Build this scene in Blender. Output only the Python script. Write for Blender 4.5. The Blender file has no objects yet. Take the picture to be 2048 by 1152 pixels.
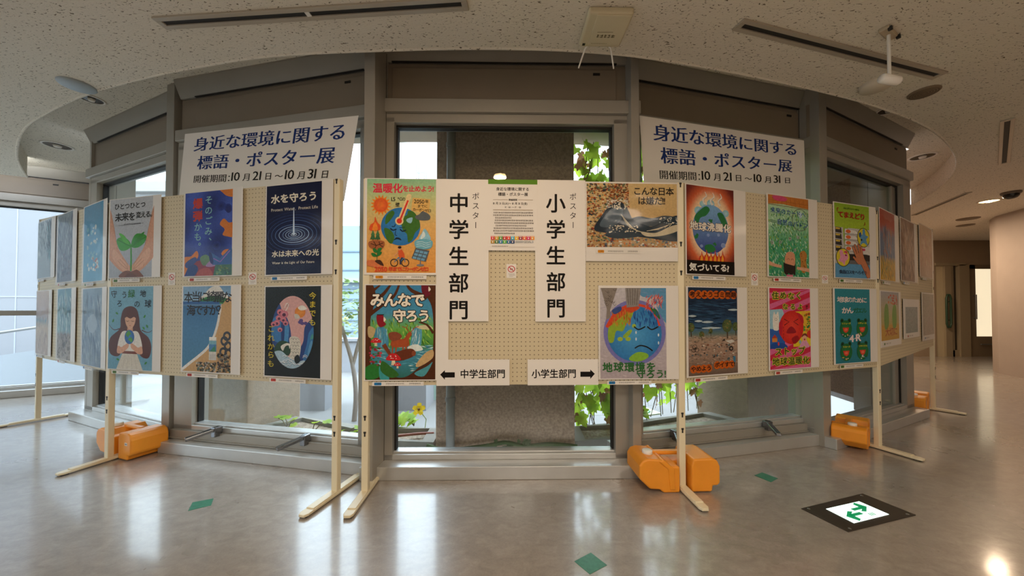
import bpy, bmesh, math, random
from mathutils import Vector, Matrix, noise
sc = bpy.context.scene
COL = sc.collection
R = math.radians

# ------------------------------------------------------------------ camera, world, exposure
FPX, EYE, PITCH = 690.0, 1.055, R(1.0)
PY = 617 - FPX*math.tan(PITCH)
cam = bpy.data.objects.new('camera', bpy.data.cameras.new('camera'))
COL.objects.link(cam)
cam.location = (0, 0, EYE)
cam.rotation_euler = (R(90)+PITCH, 0, 0)
cam.data.sensor_width = 36
cam.data.lens = FPX/2048*36
cam.data.shift_y = (PY-576)/2048
cam.data.clip_start = .02
sc.camera = cam
sc.view_settings.view_transform = 'Standard'
sc.view_settings.look = 'None'
sc.view_settings.gamma = 1
sc.view_settings.use_curve_mapping = False
sc.view_settings.exposure = 0.25

def lin(c):
    if isinstance(c, str):
        c = [int(c[i:i+2], 16)/255 for i in (1, 3, 5)]
    return tuple((v/12.92 if v <= .04045 else ((v+.055)/1.055)**2.4) for v in c[:3])

world = bpy.data.worlds.new('overcast_sky'); sc.world = world
world.use_nodes = True
nt = world.node_tree; nt.nodes.clear()
wo = nt.nodes.new('ShaderNodeOutputWorld'); bg = nt.nodes.new('ShaderNodeBackground')
tc = nt.nodes.new('ShaderNodeTexCoord'); sx = nt.nodes.new('ShaderNodeSeparateXYZ')
cr = nt.nodes.new('ShaderNodeValToRGB')
for p_, c_ in ((.0, (.42, .46, .51)), (.42, (.36, .43, .54)), (.54, (2.9, 3.25, 3.8)), (1.0, (3.1, 3.5, 4.1))):   # overcast: brighter overhead
    e_ = cr.color_ramp.elements[0] if p_ == 0 else cr.color_ramp.elements[1] if p_ == 1 else cr.color_ramp.elements.new(p_)
    e_.position = p_; e_.color = (*c_, 1)
nt.links.new(tc.outputs['Generated'], sx.inputs[0]); nt.links.new(sx.outputs['Z'], cr.inputs[0])
nt.links.new(cr.outputs[0], bg.inputs[0]); bg.inputs[1].default_value = 3.0
nt.links.new(bg.outputs[0], wo.inputs[0])

CEIL, RECESS = 2.56, 2.80
def area(name, loc, size, power, color, rot=(0, 0, 0), spread=180):
    l = bpy.data.lights.new(name, 'AREA'); l.shape = 'DISK'; l.size = size; l.energy = power; l.color = color
    l.spread = R(spread)
    o = bpy.data.objects.new(name, l); o.location = loc; o.rotation_euler = rot; COL.objects.link(o)
    return o
WARM, NEUT, COOL = (1.0, .75, .51), (1.0, .88, .74), (.93, .97, 1.0)
LAMPS = 1.1
# rows of ceiling lamps behind and beside the camera, plus added fill lights
for x, y, p, c in [(-4.6, -.8, 10, COOL), (-2.3, -1.4, 12, NEUT), (.2, -1.8, 24, NEUT), (2.2, -1.5, 34, NEUT),  # cool ones stand in for daylight on the left side
                   (4.6, -.9, 18, WARM), (6.3, .6, 16, WARM), (.8, -3.8, 24, NEUT), (4.0, -3.6, 16, WARM), (-3.6, -3.8, 14, NEUT), (-6.6, -1.5, 10, COOL), (7.0, 6.4, 46, WARM)]:  # last one added out of view to brighten the door end
    area('ceiling_and_fill_lamp', (x, y, CEIL-.03), .8, p*LAMPS, c)

# ------------------------------------------------------------------ pixel -> place
_r, _f, _u = Vector((1, 0, 0)), Vector((0, math.cos(PITCH), math.sin(PITCH))), Vector((0, -math.sin(PITCH), math.cos(PITCH)))
EYEV = Vector((0, 0, EYE))
def ray(x, y): return _f + _r*((x-1024)/FPX) + _u*((PY-y)/FPX)
def F(x, y, z=0.0):
    d = ray(x, y); return EYEV + d*((z-EYE)/d.z)
def D(x, y, Y):
    d = ray(x, y); return EYEV + d*(Y/d.y)

# ------------------------------------------------------------------ helpers
class MB:
    def __init__(s): s.v, s.f, s.m, s.sm = [], [], [], []
    def add(s, vs, fs, m=0, M=None, smooth=False):
        b = len(s.v)
        s.v += [tuple(M @ Vector(p)) if M is not None else tuple(p) for p in vs]
        s.f += [tuple(b+i for i in f) for f in fs]; s.m += [m]*len(fs); s.sm += [smooth]*len(fs)
        return s
    def box(s, x0, x1, y0, y1, z0, z1, m=0, M=None):
        vs = [(x0,y0,z0),(x1,y0,z0),(x1,y1,z0),(x0,y1,z0),(x0,y0,z1),(x1,y0,z1),(x1,y1,z1),(x0,y1,z1)]
        return s.add(vs, [(0,3,2,1),(4,5,6,7),(0,1,5,4),(1,2,6,5),(2,3,7,6),(3,0,4,7)], m, M)
    def prism(s, poly, z0, z1, m=0, M=None):
        n = len(poly)
        a = sum(poly[i][0]*poly[(i+1)%n][1]-poly[(i+1)%n][0]*poly[i][1] for i in range(n))
        if a < 0: poly = poly[::-1]
        vs = [(p[0],p[1],z0) for p in poly]+[(p[0],p[1],z1) for p in poly]
        fs = [tuple(range(n))[::-1], tuple(range(n, 2*n))]+[(i,(i+1)%n,n+(i+1)%n,n+i) for i in range(n)]
        return s.add(vs, fs, m, M)
    def tube(s, pts, r, seg=10, m=0, M=None, caps=True, r2=None):
        pts = [Vector(p) for p in pts]; vs, fs = [], []; n = len(pts)
        up = None
        for i, p in enumerate(pts):
            t = ((pts[min(i+1, n-1)]-p)+(p-pts[max(i-1, 0)])).normalized()
            if up is None: up = t.orthogonal().normalized()
            up = (up - t*up.dot(t)).normalized(); w = t.cross(up)
            rr = r if r2 is None else r+(r2-r)*i/(n-1)
            for k in range(seg):
                a = 2*math.pi*k/seg; vs.append(p+up*math.cos(a)*rr+w*math.sin(a)*rr)
        for i in range(n-1):
            for k in range(seg):
                fs.append((i*seg+k, i*seg+(k+1)%seg, (i+1)*seg+(k+1)%seg, (i+1)*seg+k))
        s.add(vs, fs, m, M, True)
        if caps: s.add(vs[:seg], [tuple(range(seg))[::-1]], m, M); s.add(vs[-seg:], [tuple(range(seg))], m, M)
        return s
    def lathe(s, prof, seg=24, m=0, M=None, smooth=True):
        vs, fs = [], []; n = len(prof)
        for r, z in prof:
            for k in range(seg):
                a = 2*math.pi*k/seg; vs.append((r*math.cos(a), r*math.sin(a), z))
        for i in range(n-1):
            for k in range(seg):
                fs.append((i*seg+k, i*seg+(k+1)%seg, (i+1)*seg+(k+1)%seg, (i+1)*seg+k))
        return s.add(vs, fs, m, M, smooth)
    def build(s, name, mats, parent=None, loc=None, rz=0, bevel=0, seg=2, fix=True):
        me = bpy.data.meshes.new(name); me.from_pydata(s.v, [], s.f)
        for m in (mats if isinstance(mats, (list, tuple)) else [mats]): me.materials.append(m)
        me.polygons.foreach_set('material_index', s.m); me.polygons.foreach_set('use_smooth', s.sm)
        if fix:
            bm = bmesh.new(); bm.from_mesh(me); bmesh.ops.recalc_face_normals(bm, faces=bm.faces); bm.to_mesh(me); bm.free()
        me.update()
        o = bpy.data.objects.new(name, me); COL.objects.link(o)
        if parent: o.parent = parent
        if loc is not None: o.location = loc
        o.rotation_euler.z = rz
        if bevel:
            b = o.modifiers.new('bevel', 'BEVEL'); b.width = bevel; b.segments = seg; b.limit_method = 'ANGLE'; b.angle_limit = R(35)
        return o
def tag(o, label=None, cat=None, group=None, kind=None):
    if label: o['label'] = label
    if cat: o['category'] = cat
    if group: o['group'] = group
    if kind: o['kind'] = kind
    return o
def thing(name, label, cat, loc=(0, 0, 0), rz=0, group=None, kind=None):
    o = bpy.data.objects.new(name, None); COL.objects.link(o); o.empty_display_size = .1
    o.location = loc; o.rotation_euler.z = rz
    return tag(o, label, cat, group, kind)
def struct(o): o['kind'] = 'structure'; return o
def spline(pts, n=6, closed=False):
    P = [Vector(p) for p in pts]; out = []; k = len(P)
    for i in range(k if closed else k-1):
        if closed: a, b, c, d = P[(i-1)%k], P[i], P[(i+1)%k], P[(i+2)%k]
        else: a, b, c, d = P[max(i-1,0)], P[i], P[i+1], P[min(i+2,k-1)]
        for j in range(n):
            t = j/n
            out.append(.5*((2*b)+(c-a)*t+(2*a-5*b+4*c-d)*t*t+(3*b-a-3*c+d)*t**3))
    if not closed: out.append(P[-1])
    return out

# ------------------------------------------------------------------ materials
def mat(name, col, rough=.5, metal=0, var=0, vscale=6, bump=0, bscale=60, spec=.5, stretch=None, col2=None, emit=None, estr=0):
    m = bpy.data.materials.new(name); m.use_nodes = True; t = m.node_tree; b = t.nodes['Principled BSDF']
    c = lin(col); b.inputs['Base Color'].default_value = (*c, 1)
    b.inputs['Roughness'].default_value = rough; b.inputs['Metallic'].default_value = metal
    b.inputs['Specular IOR Level'].default_value = spec
    def nz(scale, detail=4):
        tcn = t.nodes.new('ShaderNodeTexCoord'); mp = t.nodes.new('ShaderNodeMapping'); n = t.nodes.new('ShaderNodeTexNoise')
        if stretch: mp.inputs['Scale'].default_value = stretch
        t.links.new(tcn.outputs['Object'], mp.inputs[0]); t.links.new(mp.outputs[0], n.inputs['Vector'])
        n.inputs['Scale'].default_value = scale; n.inputs['Detail'].default_value = detail
        return n
    if var or col2:
        n = nz(vscale); r = t.nodes.new('ShaderNodeValToRGB')
        e = r.color_ramp.elements; e[0].position = .3; e[1].position = .7
        d = lin(col2) if col2 else tuple(v*(1-var) for v in c)
        e[0].color = (*d, 1); e[1].color = (*(c if col2 else tuple(min(1, v*(1+var)) for v in c)), 1)
        t.links.new(n.outputs['Fac'], r.inputs[0]); t.links.new(r.outputs[0], b.inputs['Base Color'])
    if bump:
        n = nz(bscale, 3); bp = t.nodes.new('ShaderNodeBump'); bp.inputs['Strength'].default_value = bump; bp.inputs['Distance'].default_value = .01
        t.links.new(n.outputs['Fac'], bp.inputs['Height']); t.links.new(bp.outputs[0], b.inputs['Normal'])
    if emit:
        b.inputs['Emission Color'].default_value = (*lin(emit), 1); b.inputs['Emission Strength'].default_value = estr
    return m
def glassmat(name, tint='#ffffff', f0=.03, rough=0.0, graze=.9):
    m = bpy.data.materials.new(name); m.use_nodes = True; t = m.node_tree; t.nodes.clear()
    out = t.nodes.new('ShaderNodeOutputMaterial'); mx = t.nodes.new('ShaderNodeMixShader')
    tr = t.nodes.new('ShaderNodeBsdfTransparent'); gl = t.nodes.new('ShaderNodeBsdfGlossy'); lw = t.nodes.new('ShaderNodeLayerWeight')
    lw.inputs[0].default_value = .5
    pw = t.nodes.new('ShaderNodeMath'); pw.operation = 'POWER'; pw.inputs[1].default_value = 5
    ma = t.nodes.new('ShaderNodeMath'); ma.operation = 'MULTIPLY_ADD'; ma.inputs[1].default_value = graze; ma.inputs[2].default_value = f0
    tr.inputs[0].default_value = (*lin(tint), 1); gl.inputs['Roughness'].default_value = rough
    t.links.new(lw.outputs['Facing'], pw.inputs[0]); t.links.new(pw.outputs[0], ma.inputs[0]); t.links.new(ma.outputs[0], mx.inputs[0])
    t.links.new(tr.outputs[0], mx.inputs[1]); t.links.new(gl.outputs[0], mx.inputs[2]); t.links.new(mx.outputs[0], out.inputs[0])
    return m

def floor_material():
    m = mat('mottled_linoleum', '#968a80', .2, spec=1.0); t = m.node_tree; b = t.nodes['Principled BSDF']
    b.inputs['Coat Weight'].default_value = .7; b.inputs['Coat Roughness'].default_value = .11; b.inputs['Coat IOR'].default_value = 1.6
    tcn = t.nodes.new('ShaderNodeTexCoord')
    def n(scale, det, dist=0, sc=(1,1,1)):
        mp = t.nodes.new('ShaderNodeMapping'); mp.inputs['Scale'].default_value = sc
        t.links.new(tcn.outputs['Object'], mp.inputs[0])
        k = t.nodes.new('ShaderNodeTexNoise'); k.inputs['Scale'].default_value = scale; k.inputs['Detail'].default_value = det
        k.inputs['Distortion'].default_value = dist; t.links.new(mp.outputs[0], k.inputs['Vector']); return k
    a = n(13, 8, .8, (1, 1.6, 1)); r = t.nodes.new('ShaderNodeValToRGB')
    for p, c in ((.3, '#8d847b'), (.5, '#978e85'), (.7, '#a1988f')):
        e = r.color_ramp.elements.new(p); e.color = (*lin(c), 1)
    r.color_ramp.elements.remove(r.color_ramp.elements[0]); r.color_ramp.elements.remove(r.color_ramp.elements[-1])
    t.links.new(a.outputs['Fac'], r.inputs[0])
    g = n(90, 5, 1); mx = t.nodes.new('ShaderNodeMix'); mx.data_type = 'RGBA'; mx.blend_type = 'SOFT_LIGHT'; mx.inputs[0].default_value = .3
    t.links.new(r.outputs[0], mx.inputs[6]); t.links.new(g.outputs['Fac'], mx.inputs[7]); t.links.new(mx.outputs[2], b.inputs['Base Color'])
    w = n(2.2, 4, .5); mr = t.nodes.new('ShaderNodeMapRange'); mr.inputs[3].default_value = .22; mr.inputs[4].default_value = .36
    t.links.new(w.outputs['Fac'], mr.inputs[0]); t.links.new(mr.outputs[0], b.inputs['Roughness'])
    bp = t.nodes.new('ShaderNodeBump'); bp.inputs['Strength'].default_value = .04; bp.inputs['Distance'].default_value = .02
    w2 = n(5, 3); t.links.new(w2.outputs['Fac'], bp.inputs['Height']); t.links.new(bp.outputs[0], b.inputs['Normal'])
    return m
def ceiling_material():
    m = mat('rock_wool_ceiling', '#cbbfae', .9, spec=.1); t = m.node_tree; b = t.nodes['Principled BSDF']
    tcn = t.nodes.new('ShaderNodeTexCoord')
    wn = t.nodes.new('ShaderNodeTexNoise'); wn.inputs['Scale'].default_value = 9; t.links.new(tcn.outputs['Object'], wn.inputs['Vector'])
    ad = t.nodes.new('ShaderNodeMix'); ad.data_type = 'RGBA'; ad.blend_type = 'ADD'; ad.inputs[0].default_value = .05
    t.links.new(tcn.outputs['Object'], ad.inputs[6]); t.links.new(wn.outputs['Color'], ad.inputs[7])
    mp = t.nodes.new('ShaderNodeMapping'); mp.inputs['Scale'].default_value = (1, 2.4, 1); mp.inputs['Rotation'].default_value = (0, 0, .5)
    t.links.new(ad.outputs[2], mp.inputs[0])
    k = t.nodes.new('ShaderNodeTexNoise'); k.inputs['Scale'].default_value = 55; k.inputs['Detail'].default_value = 2.5
    t.links.new(mp.outputs[0], k.inputs['Vector'])
    r = t.nodes.new('ShaderNodeValToRGB'); e = r.color_ramp.elements
    e[0].position = .325; e[0].color = (*lin('#6d6352'), 1); e[1].position = .375; e[1].color = (*lin('#e0d8c9'), 1)
    t.links.new(k.outputs['Fac'], r.inputs[0]); t.links.new(r.outputs[0], b.inputs['Base Color'])
    bp = t.nodes.new('ShaderNodeBump'); bp.inputs['Strength'].default_value = .5; bp.inputs['Distance'].default_value = .006
    t.links.new(k.outputs['Fac'], bp.inputs['Height']); t.links.new(bp.outputs[0], b.inputs['Normal'])
    return m
def pegboard_material():
    m = mat('pegboard', '#d0c2a2', .55); t = m.node_tree; b = t.nodes['Principled BSDF']
    tcn = t.nodes.new('ShaderNodeTexCoord'); s = t.nodes.new('ShaderNodeSeparateXYZ'); t.links.new(tcn.outputs['Object'], s.inputs[0])
    def cell(o):
        a = t.nodes.new('ShaderNodeMath'); a.operation = 'DIVIDE'; a.inputs[1].default_value = .025; t.links.new(o, a.inputs[0])
        f = t.nodes.new('ShaderNodeMath'); f.operation = 'FRACT'; t.links.new(a.outputs[0], f.inputs[0])
        q = t.nodes.new('ShaderNodeMath'); q.operation = 'SUBTRACT'; q.inputs[1].default_value = .5; t.links.new(f.outputs[0], q.inputs[0])
        w = t.nodes.new('ShaderNodeMath'); w.operation = 'POWER'; w.inputs[1].default_value = 2
        ab = t.nodes.new('ShaderNodeMath'); ab.operation = 'ABSOLUTE'; t.links.new(q.outputs[0], ab.inputs[0]); t.links.new(ab.outputs[0], w.inputs[0])
        return w.outputs[0]
    ad = t.nodes.new('ShaderNodeMath'); ad.operation = 'ADD'; t.links.new(cell(s.outputs['X']), ad.inputs[0]); t.links.new(cell(s.outputs['Z']), ad.inputs[1])
    lt = t.nodes.new('ShaderNodeMapRange'); lt.inputs[1].default_value = .010; lt.inputs[2].default_value = .018
    t.links.new(ad.outputs[0], lt.inputs[0])
    mx = t.nodes.new('ShaderNodeMix'); mx.data_type = 'RGBA'; t.links.new(lt.outputs[0], mx.inputs[0])
    mx.inputs[6].default_value = (*lin('#5a4a36'), 1); mx.inputs[7].default_value = (*lin('#d0c2a2'), 1)
    t.links.new(mx.outputs[2], b.inputs['Base Color'])
    return m
def ink_material():
    m = mat('printed_ink', '#ffffff', .55, spec=.12); t = m.node_tree; b = t.nodes['Principled BSDF']
    a = t.nodes.new('ShaderNodeVertexColor'); a.layer_name = 'Col'
    tcn = t.nodes.new('ShaderNodeTexCoord'); n = t.nodes.new('ShaderNodeTexNoise'); n.inputs['Scale'].default_value = 70; n.inputs['Detail'].default_value = 4
    t.links.new(tcn.outputs['Object'], n.inputs['Vector'])
    mr = t.nodes.new('ShaderNodeMapRange'); mr.inputs[3].default_value = .72; mr.inputs[4].default_value = 1.22; t.links.new(n.outputs['Fac'], mr.inputs[0])
    mx = t.nodes.new('ShaderNodeMix'); mx.data_type = 'RGBA'; mx.blend_type = 'MULTIPLY'; mx.inputs[0].default_value = 1
    t.links.new(a.outputs[0], mx.inputs[6]); t.links.new(mr.outputs[0], mx.inputs[7]); t.links.new(mx.outputs[2], b.inputs['Base Color'])
    return m
M_FLOOR, M_CEIL, M_PEG, M_INK = floor_material(), ceiling_material(), pegboard_material(), ink_material()
M_PLAIN = mat('flat_print', '#ffffff', .6, spec=.15)
_t = M_PLAIN.node_tree; _a = _t.nodes.new('ShaderNodeVertexColor'); _a.layer_name = 'Col'
_t.links.new(_a.outputs[0], _t.nodes['Principled BSDF'].inputs['Base Color'])
M_ALU = mat('grey_painted_aluminium', '#a29d94', .38, .25, var=.05, vscale=3)
M_ALU2 = mat('satin_aluminium_sill', '#c4c4c2', .3, .5, var=.06, vscale=5)
M_TRANS = mat('taupe_infill_panel', '#857868', .6, var=.06, vscale=2)
M_DARK = mat('black_gasket', '#1c1a18', .6)
M_GLASS = glassmat('window_glass', '#eef3f2')
M_SLEEVE = glassmat('clear_sleeve', '#fbfbfb', .013, .11, .35)
M_CREAM = mat('cream_enamel', '#e6dabb', .35)
M_PAPER = mat('white_paper', '#e9e4de', .6, spec=.3)
M_BANNER = mat('banner_paper', '#e4e0dc', .6, spec=.3)
M_WALL = mat('off_white_wall', '#cfc4b6', .75, var=.03, vscale=3, bump=.1, bscale=90)
M_CONC = mat('exposed_aggregate', '#c3a48c', .9, col2='#9a7e6c', vscale=55, bump=.5, bscale=120)
M_CONC2 = mat('pale_concrete', '#857f74', .85, var=.12, vscale=5, bump=.2, bscale=40)
M_WHITE = mat('white_cladding', '#8e8e92', .6, var=.02, vscale=1)
M_ORANGE = mat('orange_polyethylene', '#f09a2a', .38, var=.05, vscale=8, spec=.5)
M_ORANGE.node_tree.nodes['Principled BSDF'].inputs['Subsurface Weight'].default_value = .15
M_ORANGE.node_tree.nodes['Principled BSDF'].inputs['Subsurface Radius'].default_value = (.03, .012, .004)
M_CAP = mat('white_plastic', '#ece8e0', .4)
M_CHROME = mat('dark_chrome', '#8b8d92', .22, 1)
M_STEEL = mat('brushed_steel', '#9a9a98', .35, .8)
M_GREEN = mat('green_floor_tile', '#3f7a63', .3, var=.15, vscale=60)
M_BRONZE = mat('dark_bronze_plate', '#4a423a', .35, .5, var=.1, vscale=20)
M_SOIL = mat('dry_soil', '#a39480', .95, col2='#6a5846', vscale=40, bump=.9, bscale=60)
M_LEAF = mat('vine_leaf', '#8fbf3c', .5, col2='#5e9a2c', vscale=9)
M_LEAF.node_tree.nodes['Principled BSDF'].inputs['Transmission Weight'].default_value = 0
M_DRY = mat('withered_leaf', '#8a5f40', .7, col2='#6a4630', vscale=12)
M_STEM = mat('plant_stem', '#6b5a34', .7)
def leafmat(name, c1, c2, tr=.5):
    m = mat(name, c1, .5, col2=c2, vscale=9); t = m.node_tree; b = t.nodes['Principled BSDF']; out = t.nodes['Material Output']
    tl = t.nodes.new('ShaderNodeBsdfTranslucent'); mx = t.nodes.new('ShaderNodeMixShader'); mx.inputs[0].default_value = tr
    src = b.inputs['Base Color'].links[0].from_socket; t.links.new(src, tl.inputs[0])
    t.links.new(b.outputs[0], mx.inputs[1]); t.links.new(tl.outputs[0], mx.inputs[2]); t.links.new(mx.outputs[0], out.inputs[0]); return m
M_LEAF = leafmat('vine_leaf_backlit', '#c2d848', '#8fb83a', .6)
M_DRY = leafmat('withered_leaf_backlit', '#a87850', '#7a5238', .35)

# ------------------------------------------------------------------ bay of windows (plan)
def P2(v): return (v.x, v.y)
FC = (P2(F(757, 962)), P2(F(1258, 958)))
FL = (P2(F(340, 909)), P2(F(709, 951)))
FR = (P2(F(1292, 935)), P2(F(1650, 890)))
FLL = ((-4.09, 3.235), (-2.66, 2.63))
FRR = ((2.52, 2.63), (3.93, 3.30))
FAR = ((-9.0, 2.42), (-5.30, 4.41))

# floor of the hall
fl = MB()
hall = [(-9, -5), (13, -5), (13, 8.2), (4.9, 8.2), (4.15, 3.6), FRR[1], FRR[0], FR[1], FR[0], FC[1], FC[0], FL[1], FL[0], FLL[1], FLL[0], (-4.3, 3.6), (-5.25, 4.45), FAR[0]]
hall = [(x, y+.1) if 0 < i-3 < 15 else (x, y) for i, (x, y) in enumerate(hall)]
fl.prism(hall, -.12, 0)
struct(fl.build('floor', M_FLOOR))

# main ceiling with its swept edge, and the higher recess behind it
edge_px = [(54, 354.5), (38, 329), (33, 305), (38, 277), (55.5, 251), (80, 234), (115, 215), (174, 188.5), (243, 168), (330, 147), (417, 131), (512, 115.6),
           (620, 107), (742, 102), (880, 98), (1000, 97.5), (1130, 101), (1265, 112), (1400, 133), (1500, 152), (1600, 173), (1655, 186), (1717, 202), (1792, 227),
           (1840, 247), (1878, 270), (1903, 296), (1914, 322), (1905, 349), (1878, 377), (1850, 396), (1822, 411)]
edge = spline([(*P2(F(x, y, CEIL)), CEIL) for x, y in edge_px], 3)
ep = [(p.x, p.y) for p in edge]
outer = [(8.4, 8.2), (13, 8.2), (13, -5), (-9, -5), (-9, 2.3)]
ce = MB(); n = len(ep)
poly = ep + outer
ce.prism(poly, CEIL, CEIL+.02)
ce.add([(p[0], p[1], CEIL-.0) for p in ep]+[(p[0], p[1], RECESS+.02) for p in ep], [(i, i+1, n+i+1, n+i) for i in range(n-1)])
struct(ce.build('ceiling', M_CEIL))
rc = MB(); rc.prism(ep+[(8.5, 8.0), (8.5, 8.4), (4.4, 8.4), (4.35, 3.75), (4.05, 3.62), (2.6, 2.95), (.8, 2.42), (-.95, 2.42), (-2.7, 2.95), (-4.15, 3.6), (-4.35, 3.8), (-5.35, 4.62), (-9.2, 2.55), (-9.2, 2.15)], RECESS, RECESS+.05)
struct(rc.build('ceiling_recess', M_CEIL))
tr = MB(); tr.tube([(p.x, p.y, CEIL+.004) for p in edge], .011, 6)
struct(tr.build('trim_1', M_CEIL))

# walls that close the hall
w = MB(); w.box(-9.2, 13.2, -5.2, -5, 0, 3); struct(w.build('wall_back', M_WALL))
w = MB(); w.box(-9.2, -9, -5, 2.5, 0, .1); w.box(-9.2, -9, -5, 2.5, 2.5, 3)
for y in (-5, -3.2, -1.4, .4, 2.4): w.box(-9.2, -9, y, y+.1, .1, 2.5)
struct(w.build('wall_left', M_WALL))
w = MB(); w.box(-9.1, -9.09, -5, 2.4, .1, 2.5); struct(w.build('window_8', M_GLASS))

a, b = F(1998, 747), F(2050, 757.5)
d = (b-a).normalized(); nrm = Vector((-d.y, d.x, 0))
w = MB(); q = [a, a+d*5.2, a+d*5.2+nrm*.6+Vector((3, 0, 0)), a+Vector((3.2, 1.2, 0)), a+Vector((.25, .25, 0))]
w.prism([(p.x, p.y) for p in q], 0, CEIL+.01)
wr = struct(w.build('wall_right', mat('warm_plaster', '#aa9c92', .7, var=.03, vscale=4, bump=.12, bscale=70)))
w = MB(); w.prism([(-5.22, 4.42), (-5.3, 4.5), (-4.36, 3.72), (-4.3, 3.62)], 0, RECESS+.05); w.build('wall_return', M_ALU)['kind'] = 'structure'
w = MB(); w.prism([(4.0, 3.75), (4.1, 3.75), (4.75, 8.2), (4.55, 8.2)], 0, RECESS+.05); w.build('wall_courtyard', M_CONC)['kind'] = 'structure'
w = MB(); w.box(13, 13.2, -5, 8.4, 0, 3); w.build('wall_far_side', M_WALL)['kind'] = 'structure'

# ------------------------------------------------------------------ window facets
def facet(num, A, B, board=0.0, handles=(), rail_z=2.30, ext=.12, midrail=None, cover=True):
    A, B = Vector((*A, 0)), Vector((*B, 0)); W = (B-A).length; rz = math.atan2(B.y-A.y, B.x-A.x)
    t = thing(f'window_{num}', None, None, A, rz, kind='structure')
    x0, x1 = -ext, W+ext
    m = MB(); m.box(x0, x1, 0, .30, 0, .082); m.build('sill', M_ALU2, t, bevel=.004)
    zb = .082+board
    if board:
        m = MB(); m.box(x0, x1, .075, .2, .08, zb); m.box(x0, x1, .068, .08, .086, .094); m.build('apron_board', M_ALU, t)
    m = MB(); m.box(x0, x1, .10, .22, zb, zb+.035); m.box(x0, x1, .12, .19, zb+.035, zb+.047); m.build('bottom_rail', M_ALU2, t, bevel=.003)
    m = MB()
    for xa, xb in ((x0, .05), (W-.05, x1)): m.box(xa, xb, .10, .22, zb, rail_z)
    m.build('side_frame', M_ALU, t)
    m = MB()
    for xa, xb in ((.05, .062), (W-.062, W-.05)): m.box(xa, xb, .14, .18, zb+.03, rail_z)
    m.box(.05, W-.05, .14, .18, rail_z-.045, rail_z-.03); m.build('gasket', M_DARK, t)
    m = MB(); m.box(.05, W-.05, .158, .164, zb+.03, rail_z-.02); m.build('pane', M_GLASS, t)
    m = MB(); m.box(x0, x1, .10, .22, rail_z-.03, rail_z+.03); m.box(x0, x1, .075, .2, rail_z+.03, rail_z+.115); m.build('top_rail', M_ALU, t, bevel=.004)
    zt = rail_z+.115
    m = MB(); m.box(x0, x1, .12, .16, zt, RECESS-.13)
    m.box(.03, W-.03, .112, .12, zt+.02, RECESS-.16)
    m.build('transom_panel', M_TRANS, t, bevel=.003)
    m = MB(); m.add([(x, y, z) for x in (x0, x1) for y, z in ((.06, RECESS), (.06, RECESS-.012), (.11, RECESS-.125), (.17, RECESS-.125), (.17, RECESS))], [(0, 1, 2, 3, 4), (9, 8, 7, 6, 5)]+[(k, 5+k, 5+(k+1) % 5, (k+1) % 5) for k in range(5)]); m.box(.03, W-.03, .1, .113, RECESS-.131, RECESS-.124, 1); m.build('header', [M_ALU, M_DARK], t)
    m = MB(); m.box(W*.9-.03, W*.9+.015, .108, .113, RECESS-.20, RECESS-.185); m.build('vent_mark', M_DARK, t)
    if midrail:
        m = MB(); m.box(x0, x1, .10, .22, midrail-.03, midrail+.03); m.build('middle_rail', M_ALU, t)
    for hx in handles:
        h = MB(); h.box(-.02, .02, -.02, .035, -.035, .035)
        h.box(-.017, .017, -.165, .0, -.014, .010, 0, Matrix.Translation((0, 0, .02)) @ Matrix.Rotation(R(12), 4, 'X') @ Matrix.Rotation(R(-28), 4, 'Z'))
        ho = h.build('handle', M_CHROME, t, bevel=.005); ho.location = (hx, .06, zb+.02)
    return t, A, rz, W
wC = facet(1, *FC)
wL = facet(2, *FL, board=.065, handles=(.33, 1.08))
wR = facet(3, *FR, board=.065, handles=(.28, 1.1))
wLL = facet(4, *FLL)
wRR = facet(5, *FRR)
wFar = facet(6, *FAR, midrail=1.0, rail_z=2.32)

def column(num, x, y, w, d, ang, z1=RECESS):
    m = MB(); m.box(-w/2, w/2, 0, d, 0, z1); m.box(-w/2-.002, w/2+.002, d*.55, d*.55+.004, 0, z1, 1)
    m.box(-w/2+.01, w/2-.01, -.0, .05, 0, .004)
    struct(m.build(f'trim_{num}', [M_ALU, M_DARK], None, (x, y, 0), R(ang), bevel=.003))
p = F(733.5, 971); column(2, p.x, p.y, .068, .27, -5)
p = F(1275, 951); column(3, p.x, p.y, .055, .2, 7)
p = F(329, 894); column(4, p.x, p.y, .09, .25, -18)
p = F(1656, 893); column(5, p.x, p.y, .09, .25, 19)
p = F(170, 832); column(6, p.x, p.y, .17, .3, -36)
p = F(1800, 831); column(7, p.x, p.y, .26, .3, 30)

# ------------------------------------------------------------------ far end of the hall: doors
YD = 7.6
def DX(px): return (px-1024)/FPX*YD
end = MB()
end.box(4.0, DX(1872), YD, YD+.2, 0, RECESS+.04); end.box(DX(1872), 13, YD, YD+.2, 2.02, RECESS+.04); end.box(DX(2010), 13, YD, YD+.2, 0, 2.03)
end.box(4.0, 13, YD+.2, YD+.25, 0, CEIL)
struct(end.build('wall_end', mat('taupe_end_wall', '#9d8a74', .7)))  # one even taupe base colour
M_DOORF = mat('door_frame_grey', '#9a8c74', .5); M_DOORB = mat('door_bronze_frame', '#877660', .45, .2)
M_FROST = mat('frosted_glass_lit', '#f0e2bc', .5, emit='#ffeecb', estr=.72)
M_PALE = mat('pale_door_leaf', '#c9bb9c', .5)
t = thing('door_1', None, None, (DX(1872), YD, 0), kind='structure')
X = lambda px: DX(px)-DX(1872)
m = MB(); m.box(0, X(1889), .02, .07, 0, 2.0); m.build('leaf', M_PALE, t)
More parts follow.
